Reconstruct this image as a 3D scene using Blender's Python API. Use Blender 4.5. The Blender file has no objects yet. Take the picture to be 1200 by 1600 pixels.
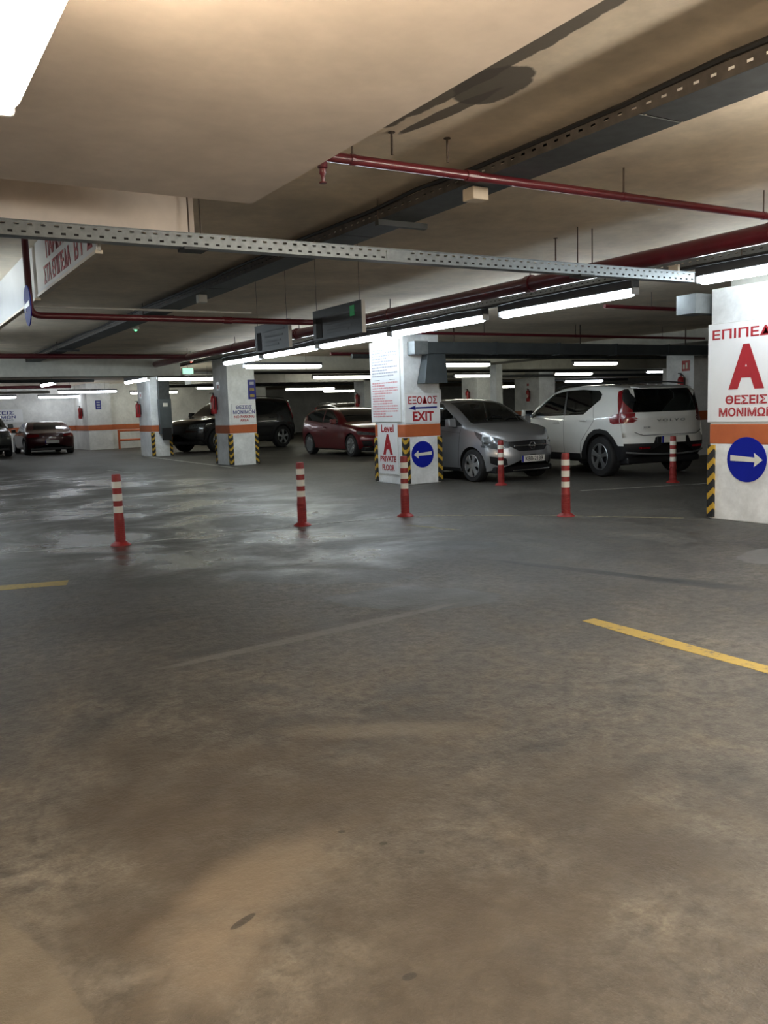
import bpy, bmesh, math, random
import numpy as np
from mathutils import Vector, Matrix
random.seed(7)
PI = math.pi
# ------------------------------------------------------------------ camera
F_PX = 1339.0
PITCH, ROLL, YAW, HCAM = 0.119476, -0.033194, 0.537049, 1.33
fw = Vector((math.sin(YAW)*math.cos(PITCH), math.cos(YAW)*math.cos(PITCH), -math.sin(PITCH)))
r0 = Vector((math.cos(YAW), -math.sin(YAW), 0)); u0 = r0.cross(fw)
rt = r0*math.cos(ROLL) + u0*math.sin(ROLL); up = rt.cross(fw)
scene = bpy.context.scene
col = scene.collection
cd = bpy.data.cameras.new('camera'); cam = bpy.data.objects.new('camera', cd); col.objects.link(cam)
cd.sensor_fit = 'VERTICAL'; cd.sensor_height = 24.0; cd.sensor_width = 18.0
cd.lens = F_PX/1600*24.0; cd.clip_start = .05; cd.clip_end = 300
m = Matrix((rt, up, -fw)).transposed().to_4x4(); m.translation = Vector((0, 0, HCAM)); cam.matrix_world = m
scene.camera = cam
# ------------------------------------------------------------------ world + exposure
w = bpy.data.worlds.new('world'); scene.world = w; w.use_nodes = True
w.node_tree.nodes['Background'].inputs[0].default_value = (.5, .55, .6, 1)
w.node_tree.nodes['Background'].inputs[1].default_value = 0.02
vs = scene.view_settings
vs.view_transform = 'Standard'; vs.look = 'None'; vs.gamma = 1; vs.use_curve_mapping = False
vs.exposure = 0.42
E_ROW, E_FAR, E_NEAR = 22.0, 13.0, 74.0      # lamp strengths

ZC = 2.82        # ceiling height
XP = 7.975       # pillar row face

# ------------------------------------------------------------------ materials
MATS = {}
def nmat(name):
    m = bpy.data.materials.new(name); m.use_nodes = True
    nt = m.node_tree; b = nt.nodes['Principled BSDF']
    MATS[name] = m
    return m, nt, b
def N(nt, typ, **kw):
    n = nt.nodes.new(typ)
    for k, v in kw.items():
        if k.startswith('i_'):
            n.inputs[int(k[2:])].default_value = v
        else: setattr(n, k, v)
    return n
def ramp(nt, stops, fac):
    r = nt.nodes.new('ShaderNodeValToRGB'); e = r.color_ramp.elements
    while len(e) < len(stops): e.new(.5)
    for el, (p, c) in zip(e, stops):
        el.position = p; el.color = c if len(c) == 4 else (*c, 1)
    nt.links.new(fac, r.inputs[0]); return r
def mix(nt, fac, a, b, mode='MIX'):
    n = nt.nodes.new('ShaderNodeMix'); n.data_type = 'RGBA'; n.blend_type = mode
    for sock, v in ((n.inputs[0], fac), (n.inputs[6], a), (n.inputs[7], b)):
        if hasattr(v, 'links') or isinstance(v, bpy.types.NodeSocket): nt.links.new(v, sock)
        else: sock.default_value = v if not isinstance(v, tuple) or len(v) == 4 else (*v, 1)
    return n.outputs[2]
def mth(nt, op, a, b=None, clamp=False):
    n = nt.nodes.new('ShaderNodeMath'); n.operation = op; n.use_clamp = clamp
    for s, v in zip(n.inputs, (a, b)):
        if v is None: continue
        if isinstance(v, bpy.types.NodeSocket): nt.links.new(v, s)
        else: s.default_value = v
    return n.outputs[0]
def noise(nt, vec, scale, detail=4, rough=.55, dist=0):
    n = nt.nodes.new('ShaderNodeTexNoise'); n.inputs['Scale'].default_value = scale
    n.inputs['Detail'].default_value = detail; n.inputs['Roughness'].default_value = rough
    n.inputs['Distortion'].default_value = dist
    nt.links.new(vec, n.inputs['Vector']); return n
def obco(nt): return nt.nodes.new('ShaderNodeTexCoord').outputs['Object']
def wpos(nt): return nt.nodes.new('ShaderNodeNewGeometry').outputs['Position']
def simple(name, c, rough=.5, metal=0.0, var=.12, scale=6, bump=0, coat=0, spec=None):
    m, nt, b = nmat(name)
    n = noise(nt, obco(nt), scale)
    lo = tuple(x*(1-var) for x in c); hi = tuple(min(1, x*(1+var)) for x in c)
    r = ramp(nt, [(.3, lo), (.7, hi)], n.outputs[0])
    nt.links.new(r.outputs[0], b.inputs['Base Color'])
    b.inputs['Roughness'].default_value = rough; b.inputs['Metallic'].default_value = metal
    if coat: b.inputs['Coat Weight'].default_value = coat; b.inputs['Coat Roughness'].default_value = .04
    if spec is not None: b.inputs['Specular IOR Level'].default_value = spec
    if bump:
        bp = nt.nodes.new('ShaderNodeBump'); bp.inputs['Strength'].default_value = bump; bp.inputs['Distance'].default_value = .01
        n2 = noise(nt, obco(nt), scale*8); nt.links.new(n2.outputs[0], bp.inputs['Height']); nt.links.new(bp.outputs[0], b.inputs['Normal'])
    return m
def emit(name, c, s):
    m, nt, b = nmat(name)
    b.inputs['Base Color'].default_value = (.9, .9, .9, 1)
    b.inputs['Emission Color'].default_value = (*c, 1); b.inputs['Emission Strength'].default_value = s
    return m

def floor_mat():
    m, nt, b = nmat('floor_asphalt'); P = wpos(nt)
    n1 = noise(nt, P, .55, 6, .6, .4); n2 = noise(nt, P, 3.5, 6, .65, .3); n3 = noise(nt, P, 60, 3, .7); n4 = noise(nt, P, 16, 5, .7)
    base = ramp(nt, [(.25, (.046, .042, .036)), (.5, (.072, .067, .059)), (.75, (.110, .104, .093))], n1.outputs[0]).outputs[0]
    d = ramp(nt, [(.3, (.55, .52, .48)), (.5, (1, 1, 1)), (.72, (1.4, 1.36, 1.28))], n2.outputs[0]).outputs[0]
    c = mix(nt, 1.0, base, d, 'MULTIPLY')
    g = ramp(nt, [(.36, (.52, .51, .49)), (.60, (1.30, 1.29, 1.26))], n4.outputs[0]).outputs[0]
    c = mix(nt, .8, c, g, 'MULTIPLY')
    g2 = ramp(nt, [(.35, (.74, .74, .74)), (.65, (1.24, 1.24, 1.24))], n3.outputs[0]).outputs[0]
    c = mix(nt, .8, c, g2, 'MULTIPLY')
    # repair patches and stains, one widened to darken the near floor (x, y, rx, ry, colour, strength)
    sep = nt.nodes.new('ShaderNodeSeparateXYZ'); nt.links.new(P, sep.inputs[0])
    wob = noise(nt, P, 2.2, 5, .6)
    def blob(cx, cy, rx, ry, ang=0, hard=14, wv=1.1):
        dx = mth(nt, 'SUBTRACT', sep.outputs[0], cx); dy = mth(nt, 'SUBTRACT', sep.outputs[1], cy)
        ca, sa = math.cos(ang), math.sin(ang)
        ex = mth(nt, 'DIVIDE', mth(nt, 'ADD', mth(nt, 'MULTIPLY', dx, ca), mth(nt, 'MULTIPLY', dy, sa)), rx)
        ey = mth(nt, 'DIVIDE', mth(nt, 'SUBTRACT', mth(nt, 'MULTIPLY', dy, ca), mth(nt, 'MULTIPLY', dx, sa)), ry)
        q = mth(nt, 'ADD', mth(nt, 'MULTIPLY', ex, ex), mth(nt, 'MULTIPLY', ey, ey))
        q = mth(nt, 'ADD', q, mth(nt, 'MULTIPLY', mth(nt, 'SUBTRACT', wob.outputs[0], .5), wv*2))
        return mth(nt, 'MULTIPLY', mth(nt, 'SUBTRACT', 1.0, q), hard, True)
    for (cx, cy, rx, ry, ang, hard, wv, colr, st) in [
        (3.2, 5.0, .62, .36, -.7, 14, .8, (.075, .079, .078), .9),
        (3.0, 6.2, .9, .32, -.75, 12, .8, (.085, .089, .088), .8),
        (4.5, 6.9, .8, .30, -.65, 10, .8, (.058, .061, .06), .8),
        (4.8, 4.95, 1.15, .075, -1.29, 2.2, .7, (.02, .02, .019), .9),
        (5.05, 4.1, .5, .14, -1.25, 1.4, .9, (.025, .024, .022), .8),
        (6.55, 4.35, .55, .35, 0, 10, .5, (.15, .15, .145), .7),
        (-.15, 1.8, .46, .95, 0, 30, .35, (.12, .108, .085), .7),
        (1.0, 2.0, 1.5, 1.8, 0, .8, 2.2, (.040, .032, .022), .65),  # brown stain, widened to darken the strongly lit near floor
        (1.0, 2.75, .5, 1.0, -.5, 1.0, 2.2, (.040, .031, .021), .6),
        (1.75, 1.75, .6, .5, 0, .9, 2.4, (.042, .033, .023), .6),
        (2.3, 4.55, 1.2, .06, .12, 2.0, 1.0, (.15, .145, .13), .55),
        (2.2, 4.68, 1.3, .07, .12, 2.0, 1.0, (.042, .04, .036), .55),
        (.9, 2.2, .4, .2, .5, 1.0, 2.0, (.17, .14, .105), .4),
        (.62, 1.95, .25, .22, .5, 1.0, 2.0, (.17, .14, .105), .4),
        (1.7, 3.0, .5, .10, -.6, 1.0, 2.0, (.14, .125, .10), .35),
        (.735, 2.03, .05, .014, .4, 6, 2.0, (.02, .018, .015), .85),
        (.98, 1.60, .018, .011, 0, 8, .8, (.02, .018, .015), .9),
        (1.25, 2.17, .014, .012, 0, 8, .6, (.02, .018, .015), .9),
        (1.32, 2.06, .012, .011, 0, 8, .6, (.02, .018, .015), .9),
        (1.18, 2.31, .012, .010, 0, 8, .6, (.02, .018, .015), .9),
    ]:
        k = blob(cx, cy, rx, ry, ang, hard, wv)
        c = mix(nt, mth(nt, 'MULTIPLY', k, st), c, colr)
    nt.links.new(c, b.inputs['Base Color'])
    # roughness: worn polished / damp areas towards the far aisle
    rn = noise(nt, P, .8, 5, .6, .6)
    wet = mth(nt, 'ADD', mth(nt, 'MULTIPLY', blob(2.8, 15, 4.0, 10, 0, 1.6, .3), .9), mth(nt, 'MULTIPLY', blob(4.2, 7.3, 2.4, 3.4, .3, 1.4, .4), .36))
    rr = ramp(nt, [(.40, (.16,)*3), (.58, (.50,)*3)], rn.outputs[0]).outputs[0]
    dry = ramp(nt, [(.3, (.50,)*3), (.7, (.68,)*3)], n2.outputs[0]).outputs[0]
    nt.links.new(mix(nt, wet, dry, rr), b.inputs['Roughness'])
    b.inputs['Specular IOR Level'].default_value = .5
    bp = nt.nodes.new('ShaderNodeBump'); bp.inputs['Strength'].default_value = .55; bp.inputs['Distance'].default_value = .014
    hsum = mth(nt, 'ADD', mth(nt, 'MULTIPLY', n4.outputs[0], .8), mth(nt, 'MULTIPLY', n3.outputs[0], .35))
    nt.links.new(hsum, bp.inputs['Height']); nt.links.new(bp.outputs[0], b.inputs['Normal'])
    return m
floor_mat()
def concrete(name, c, stains=(), sc=1.2, rough=.85):
    m, nt, b = nmat(name); P = wpos(nt)
    n1 = noise(nt, P, sc, 6, .6, .3); n2 = noise(nt, P, sc*9, 4, .6)
    lo = tuple(x*.80 for x in c); hi = tuple(min(1, x*1.14) for x in c)
    a = ramp(nt, [(.3, lo), (.7, hi)], n1.outputs[0]).outputs[0]
    d = ramp(nt, [(.3, (.92,)*3), (.7, (1.05,)*3)], n2.outputs[0]).outputs[0]
    a = mix(nt, 1, a, d, 'MULTIPLY')
    if stains:
        sep = nt.nodes.new('ShaderNodeSeparateXYZ'); nt.links.new(P, sep.inputs[0]); wob = noise(nt, P, 5, 4, .6)
        for (cx, cy, rx, ry, ang, hard, colr) in stains:
            dx = mth(nt, 'SUBTRACT', sep.outputs[0], cx); dy = mth(nt, 'SUBTRACT', sep.outputs[1], cy)
            ca, sa = math.cos(ang), math.sin(ang)
            ex = mth(nt, 'DIVIDE', mth(nt, 'ADD', mth(nt, 'MULTIPLY', dx, ca), mth(nt, 'MULTIPLY', dy, sa)), rx)
            ey = mth(nt, 'DIVIDE', mth(nt, 'SUBTRACT', mth(nt, 'MULTIPLY', dy, ca), mth(nt, 'MULTIPLY', dx, sa)), ry)
            q = mth(nt, 'ADD', mth(nt, 'MULTIPLY', ex, ex), mth(nt, 'MULTIPLY', ey, ey))
            q = mth(nt, 'ADD', q, mth(nt, 'MULTIPLY', mth(nt, 'SUBTRACT', wob.outputs[0], .5), 1.2))
            k = mth(nt, 'MULTIPLY', mth(nt, 'SUBTRACT', 1.0, q), hard, True)
            a = mix(nt, mth(nt, 'MULTIPLY', k, .9), a, colr)
    nt.links.new(a, b.inputs['Base Color']); b.inputs['Roughness'].default_value = rough
    bp = nt.nodes.new('ShaderNodeBump'); bp.inputs['Strength'].default_value = .15; bp.inputs['Distance'].default_value = .01
    nt.links.new(n2.outputs[0], bp.inputs['Height']); nt.links.new(bp.outputs[0], b.inputs['Normal'])
    return m
concrete('ceiling_paint', (.78, .665, .52), [(2.66, 3.34, .17, .26, -.15, 7, (.075, .066, .056)), (2.68, 3.72, .05, .40, .1, 5, (.09, .078, .064)), (2.50, 2.9, .10, 1.2, 0, 7, (.085, .074, .062)), (2.50, 1.2, .12, 1.2, 0, 5, (.10, .088, .074)),
          (1.75, 6.0, .32, .05, 0, 7, (.05, .045, .04)), (1.6, 5.75, .5, .12, 0, 4, (.26, .19, .11)), (4.9, 4.75, .06, .012, .6, 9, (.85, .85, .8)), (5.5, 4.85, .03, .010, .6, 9, (.85, .85, .8))])
concrete('soffit_paint', (.82, .725, .65), (), .5)
concrete('beam_concrete', (.60, .59, .53), ())
concrete('wall_white', (.74, .74, .72), ())
concrete('pillar_white', (.80, .82, .83), (), 2.0, .6)
simple('orange_paint', (.46, .115, .035), .55, var=.08)
simple('sign_white', (.80, .81, .82), .22, var=.02)
simple('sign_edge', (.55, .55, .52), .5)
simple('sign_grey', (.025, .028, .031), .4)
simple('red_print', (.38, .018, .026), .4, var=.05)
simple('blue_print', (.012, .016, .19), .35, var=.05)
simple('blue_disc', (.008, .016, .30), .6, var=.06, spec=.12)
simple('grey_print', (.30, .31, .36), .5)
simple('pink_print', (.60, .28, .30), .5)
simple('black_print', (.03, .03, .03), .5)
simple('ivory', (.72, .70, .62), .4, var=.04)
simple('galvanised', (.27, .29, .295), .38, .7, var=.15, scale=25)
simple('tray_side', (.075, .066, .058), .65, .2, var=.35, scale=9)
simple('tray_dark', (.065, .07, .072), .55, .4, var=.2, scale=12)
simple('duct_metal', (.10, .115, .125), .5, .55, var=.12, scale=4)
simple('duct_end', (.25, .27, .28), .45, .5, var=.15, scale=10)
simple('red_pipe', (.10, .008, .014), .35, var=.15, coat=.3)
simple('cable_black', (.012, .012, .013), .55)
simple('rust_steel', (.10, .075, .06), .7, .3, var=.3)
simple('conduit_grey', (.45, .44, .41), .5)
simple('beige_plastic', (.62, .54, .43), .5)
simple('housing_grey', (.06, .064, .072), .5)
simple('cap_grey', (.55, .57, .60), .4)
simple('bollard_red', (.27, .022, .020), .45, var=.15)
simple('bollard_white', (.74, .72, .64), .4, var=.06)
simple('extinguisher_red', (.40, .015, .018), .3, coat=.3)
simple('rubber', (.014, .014, .016), .75, var=.2)
simple('chrome', (.62, .64, .66), .14, .95, var=.04)
simple('alloy', (.42, .44, .46), .3, .85, var=.06)
simple('black_trim', (.010, .010, .012), .42, var=.1)
simple('seat_cloth', (.02, .021, .024), .85)
simple('interior_dark', (.012, .012, .014), .8)
simple('plate_white', (.72, .72, .68), .35, var=.02)
simple('lamp_red', (.20, .004, .008), .15, var=.15, coat=.3)
simple('lamp_clear', (.10, .11, .12), .15, .3, var=.4, coat=.8, scale=18)
simple('paint_white', (.74, .75, .73), .28, var=.02, coat=.7)
simple('paint_silver', (.38, .39, .41), .32, .7, var=.04, coat=.7, scale=3)
simple('paint_red', (.13, .006, .010), .28, .2, var=.06, coat=.8)
simple('paint_black', (.006, .006, .008), .25, var=.1, coat=.8)
simple('paint_maroon', (.055, .006, .010), .28, .2, var=.1, coat=.7)
simple('paint_grey', (.10, .105, .105), .3, .6, var=.06, coat=.7)
simple('roof_black', (.02, .02, .022), .2, coat=.5)
simple('rail_orange', (.60, .13, .04), .5)
simple('green_sign', (.02, .35, .12), .4)
emit('green_led', (.1, 1, .35), 3); emit('red_led', (1, .08, .04), 3); emit('exit_green', (.25, .9, .5), .8)
emit('tube_row', (.80, .92, 1.0), E_ROW); emit('tube_far', (.98, 1.0, .84), E_FAR); emit('tube_near', (1.0, .79, .55), E_NEAR); emit('tube_side_added', (1.0, .93, .81), 100)  # side tubes belong to unseen lamps added for brightness
emit('tube_cool', (.86, .93, 1.0), E_FAR)
def glass(name, tint):
    m, nt, b = nmat(name); nt.nodes.remove(b); out = nt.nodes['Material Output']
    t = nt.nodes.new('ShaderNodeBsdfTransparent'); t.inputs[0].default_value = (*tint, 1)
    g = nt.nodes.new('ShaderNodeBsdfGlossy'); g.inputs['Roughness'].default_value = .03; g.inputs[0].default_value = (.9, .95, 1, 1)
    fr = nt.nodes.new('ShaderNodeFresnel'); fr.inputs[0].default_value = 1.5
    x = nt.nodes.new('ShaderNodeMixShader'); nt.links.new(fr.outputs[0], x.inputs[0]); nt.links.new(t.outputs[0], x.inputs[1]); nt.links.new(g.outputs[0], x.inputs[2])
    nt.links.new(x.outputs[0], out.inputs['Surface']); return m
glass('car_glass', (.74, .80, .77)); glass('tinted_glass', (.30, .33, .32))
simple('dark_glass', (.008, .010, .012), .06, var=.05, coat=.5)
def hazard():
    m, nt, b = nmat('hazard_rubber'); P = obco(nt)
    sep = nt.nodes.new('ShaderNodeSeparateXYZ'); nt.links.new(P, sep.inputs[0])
    s = mth(nt, 'SUBTRACT', sep.outputs[2], mth(nt, 'ADD', mth(nt, 'ABSOLUTE', sep.outputs[0]), mth(nt, 'ABSOLUTE', sep.outputs[1])))
    fr = mth(nt, 'FRACT', mth(nt, 'DIVIDE', s, .165))
    k = mth(nt, 'LESS_THAN', fr, .42)
    n = noise(nt, P, 30)
    y = mix(nt, n.outputs[0], (.42, .25, .02), (.58, .36, .03))
    nt.links.new(mix(nt, k, (.014, .014, .014), y), b.inputs['Base Color']); b.inputs['Roughness'].default_value = .6
hazard()
def worn(name, c, under=(.085, .082, .075), keep=.5):
    m, nt, b = nmat(name); P = wpos(nt); n = noise(nt, P, 22, 5, .7); n2 = noise(nt, P, 3, 3)
    f = mth(nt, 'ADD', mth(nt, 'MULTIPLY', n.outputs[0], .6), mth(nt, 'MULTIPLY', n2.outputs[0], .4))
    r = ramp(nt, [(keep-.06, under), (keep+.05, c)], f)
    nt.links.new(r.outputs[0], b.inputs['Base Color']); b.inputs['Roughness'].default_value = .6
worn('yellow_worn', (.36, .255, .05), keep=.44); worn('yellow_faint', (.30, .26, .13), keep=.5); worn('white_worn', (.42, .42, .38), keep=.48)

# ------------------------------------------------------------------ mesh helpers
class MB:
    def __init__(s): s.v = []; s.f = []
    def add(s, vs, fs):
        o = len(s.v); s.v += [tuple(v) for v in vs]; s.f += [tuple(i+o for i in f) for f in fs]; return s
    def box(s, x0, x1, y0, y1, z0, z1):
        return s.add([(x0,y0,z0),(x1,y0,z0),(x1,y1,z0),(x0,y1,z0),(x0,y0,z1),(x1,y0,z1),(x1,y1,z1),(x0,y1,z1)],
                     [(0,3,2,1),(4,5,6,7),(0,1,5,4),(1,2,6,5),(2,3,7,6),(3,0,4,7)])
    def tube(s, pts, r, n=12, cap=True):
        pts = [Vector(p) for p in pts]; rs = r if isinstance(r, (list, tuple)) else [r]*len(pts)
        t0 = (pts[1]-pts[0]).normalized(); a = Vector((0,0,1)) if abs(t0.z) < .9 else Vector((1,0,0))
        nx = t0.cross(a).normalized(); vs = []; fs = []
        for i, p in enumerate(pts):
            t = ((pts[min(i+1,len(pts)-1)]-p).normalized() + (p-pts[max(i-1,0)]).normalized())
            t = t.normalized() if t.length > 1e-6 else t0
            nx = (nx - t*nx.dot(t)).normalized(); ny = t.cross(nx)
            for k in range(n):
                an = 2*PI*k/n; vs.append(p + (nx*math.cos(an)+ny*math.sin(an))*rs[i])
        for i in range(len(pts)-1):
            for k in range(n): fs.append((i*n+k, i*n+(k+1)%n, (i+1)*n+(k+1)%n, (i+1)*n+k))
        if cap: fs.append(tuple(range(n))[::-1]); fs.append(tuple((len(pts)-1)*n+k for k in range(n)))
        return s.add(vs, fs)
    def lathe(s, prof, n=24, c=(0,0,0), axis='z', cap=True):
        vs = []; fs = []
        for r, h in prof:
            for k in range(n):
                a = 2*PI*k/n; p = (r*math.cos(a), r*math.sin(a), h)
                if axis == 'y': p = (p[0], p[2], p[1])
                if axis == 'x': p = (p[2], p[0], p[1])
                vs.append((p[0]+c[0], p[1]+c[1], p[2]+c[2]))
        for i in range(len(prof)-1):
            for k in range(n): fs.append((i*n+k, i*n+(k+1)%n, (i+1)*n+(k+1)%n, (i+1)*n+k))
        if cap: fs.append(tuple(range(n))[::-1]); fs.append(tuple((len(prof)-1)*n+k for k in range(n)))
        return s.add(vs, fs)
    def prism(s, poly, o, ex, ey, th):
        """2-D polygon in the frame (o, ex, ey), extruded along ex x ey by th"""
        o = Vector(o); ex = Vector(ex); ey = Vector(ey); nz = ex.cross(ey).normalized(); n = len(poly)
        vs = [o+ex*a+ey*b for a, b in poly] + [o+ex*a+ey*b+nz*th for a, b in poly]
        fs = [tuple(range(n))[::-1], tuple(range(n, 2*n))] + [(i, (i+1)%n, n+(i+1)%n, n+i) for i in range(n)]
        return s.add(vs, fs)
    def build(s, name, mat, parent=None, smooth=False, loc=None, bevel=0):
        me = bpy.data.meshes.new(name); me.from_pydata(s.v, [], s.f); me.validate()
        bm = bmesh.new(); bm.from_mesh(me); bmesh.ops.recalc_face_normals(bm, faces=bm.faces); bm.to_mesh(me); bm.free()
        o = bpy.data.objects.new(name, me); col.objects.link(o)
        me.materials.append(MATS[mat])
        if smooth:
            me.polygons.foreach_set('use_smooth', [True]*len(me.polygons))
            me.set_sharp_from_angle(angle=math.radians(40))
        if bevel:
            b = o.modifiers.new('bevel', 'BEVEL'); b.width = bevel; b.segments = 2; b.limit_method = 'ANGLE'
        if parent is not None: o.parent = parent
        if loc is not None: o.location = loc
        return o
def tag(o, label=None, cat=None, group=None, kind=None):
    if label: o['label'] = label
    if cat: o['category'] = cat
    if group: o['group'] = group
    if kind: o['kind'] = kind
    return o
def empty(name, loc=(0,0,0), rz=0, label=None, cat=None, group=None, kind=None):
    o = bpy.data.objects.new(name, None); o.empty_display_size = .1; col.objects.link(o)
    o.location = loc; o.rotation_euler = (0, 0, rz); return tag(o, label, cat, group, kind)
def struct(name, mb, mat, label=None):
    o = mb.build(name, mat); o['kind'] = 'structure'
    if label: o['label'] = label
    return o
def copy_tree(o, parent=None):
    c = o.copy(); col.objects.link(c); c.parent = parent
    for ch in list(o.children): copy_tree(ch, c)
    return c

def text_mb(txt, o, ex, ey, width, height, th=.003, bold=.0, align='C'):
    """lettering as thin solid glyphs filling a box (width x height) centred on o in plane ex, ey"""
    cu = bpy.data.curves.new('t', 'FONT'); cu.body = txt; cu.size = 1; cu.offset = bold; cu.resolution_u = 3
    ob = bpy.data.objects.new('t', cu); col.objects.link(ob)
    dg = bpy.context.evaluated_depsgraph_get(); me = bpy.data.meshes.new_from_object(ob.evaluated_get(dg))
    bpy.data.objects.remove(ob); bpy.data.curves.remove(cu)
    bm = bmesh.new(); bm.from_mesh(me)
    r = bmesh.ops.extrude_face_region(bm, geom=bm.faces[:])
    bmesh.ops.translate(bm, verts=[g for g in r['geom'] if isinstance(g, bmesh.types.BMVert)], vec=(0,0,1))
    vs = [v.co.copy() for v in bm.verts]; bm.verts.index_update(); fs = [[v.index for v in f.verts] for f in bm.faces]
    bm.free(); bpy.data.meshes.remove(me)
    x0 = min(v.x for v in vs); x1 = max(v.x for v in vs); y0 = min(v.y for v in vs); y1 = max(v.y for v in vs)
    ex = Vector(ex); ey = Vector(ey); nz = ex.cross(ey).normalized(); o = Vector(o)
    P = [o + ex*((v.x-(x0+x1)/2)/(x1-x0)*width) + ey*((v.y-(y0+y1)/2)/(y1-y0)*height) + nz*(v.z*th) for v in vs]
    mb = MB(); mb.add(P, fs); return mb

# ================================================================== STRUCTURE
struct('floor', MB().box(-8, 44, -8, 52, -.2, 0), 'floor_asphalt', 'worn grey-brown asphalt floor of the car park')
struct('ceiling', MB().box(-8, 44, -8, 52, ZC, ZC+.2), 'ceiling_paint', 'dirty painted concrete ceiling slab')
struct('ceiling_soffit', MB().box(-5, 2.05, -6, 4.84, 2.55, ZC), 'soffit_paint', 'lowered beige soffit overhead at the near left')
struct('wall_left', MB().box(-8.2, -8, -8, 52, 0, ZC), 'wall_white')
struct('wall_right', MB().box(44, 44.2, -8, 52, 0, ZC), 'wall_white')
struct('wall_rear', MB().box(-8, 44, -8.2, -8, 0, ZC), 'wall_white')
wf = struct('wall_far', MB().box(-8, 44, 52, 52.2, 0, ZC), 'wall_white')
wl = struct('wall_bay', MB().box(-8, 9.9, 40.6, 40.9, 0, ZC), 'wall_white', 'grey white end wall behind the maroon sports car')
MB().box(-8, 9.9, 40.585, 40.6, .83, 1.05).build('painted_band', 'orange_paint', wl)
wc = struct('wall_pier', MB().box(8.1, 9.1, 38.0, 40.6, 0, ZC), 'wall_white', 'white wall pier beside the orange railing')
MB().box(8.085, 9.115, 37.985, 40.58, .83, 1.05).build('painted_band', 'orange_paint', wc)
wp = struct('wall_partition', MB().box(9.1, 16.5, 38.4, 38.7, 0, ZC), 'wall_white', 'bright white partition wall behind the black vehicle')
MB().box(9.115, 16.5, 38.385, 38.4, .83, 1.05).build('painted_band', 'orange_paint', wp)
struct('ceiling_fascia', MB().box(-5, 1.98, 5.665, 5.755, 2.495, ZC), 'soffit_paint', 'shallow beige downstand behind the perforated channel at the left')
struct('ceiling_beam_left', MB().box(-8, 6.9, 21.4, 21.9, 2.34, ZC), 'beam_concrete', 'stained pale concrete downstand beam at the far left')
for i, (y0, y1, zb) in enumerate([(5.45, 6.15, 2.5), (21.2, 22.0, 2.44), (28.9, 29.7, 2.44)]):
    struct('ceiling_beam_%s' % ['near', 'middle', 'far'][i], MB().box(8.1, 44, y0, y1, zb, ZC), 'beam_concrete')
struct('ceiling_beam_cross', MB().box(15.5, 16.4, -8, 52, 2.55, ZC), 'beam_concrete')

# ================================================================== PILLARS
def pillar(x0, x1, y0, y1, label, guards=('nn',), top=ZC, band=True):
    e = empty('pillar', (x0, y0, 0), 0, label, 'pillar')
    W, D = x1-x0, y1-y0
    MB().box(0, W, 0, D, 0, top).build('column', 'pillar_white', e, bevel=.012)
    if band:
        MB().box(-.004, W+.004, -.004, D+.004, .83, 1.05).build('painted_band', 'orange_paint', e, bevel=.012)
    for g in guards:
        cx = 0 if g[0] == 'n' else W; cy = 0 if g[1] == 'n' else D
        sx = 1 if g[0] == 'n' else -1; sy = 1 if g[1] == 'n' else -1
        t, L = .028, .075
        poly = [(-t*.5,-t*.5), (-t*.2,-t), (L,-t), (L,0), (0,0), (0,L), (-t,L), (-t,-t*.2)]
        poly = [(a*sx, b*sy) for a, b in poly]
        MB().prism(poly, (0,0,0), (1,0,0), (0,1,0), .80).build('corner_guard', 'hazard_rubber', e, loc=(cx, cy, .02))
    return e
P1 = pillar(XP, XP+.74, 5.30, 6.30, 'white pillar at the right edge carrying the big letter A sign', ('nf', 'nn', 'ff'), 2.5)
P2 = pillar(XP, 8.72, 12.59, 13.61, 'white pillar in the middle carrying the exit sign', ('nn', 'nf', 'fn'))
P3 = pillar(XP+.03, 8.76, 21.08, 22.14, 'white pillar with fire extinguisher and blue and red parking sign, left of middle', ('nn', 'fn', 'nf'))
P4 = pillar(8.08, 8.72, 28.4, 29.9, 'far left white pillar with grey cabinet on its shaded face', ('nn', 'fn'))
Q1 = pillar(16.5, 17.3, 13.5, 14.3, 'white pillar with fire extinguisher behind the white hatch tailgate', ('fn',))
Q2 = pillar(16.5, 16.75, 20.8, 21.1, 'slim pale column behind the silver hatchback', (), ZC, False)
Q3 = pillar(20.4, 21.3, 26.9, 27.9, 'distant white pillar with red extinguisher above the silver car roof', ())
Q4 = pillar(24.5, 25.4, 28, 29.6, 'distant white pillar with extinguisher left of the white car windscreen', ())
Q5 = pillar(16.5, 17.3, 28.9, 29.7, 'distant white pillar above the red hatchback', ())
Q6 = pillar(24.5, 25.3, 20.6, 21.4, 'distant pillar behind the white car roof', ())

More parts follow.
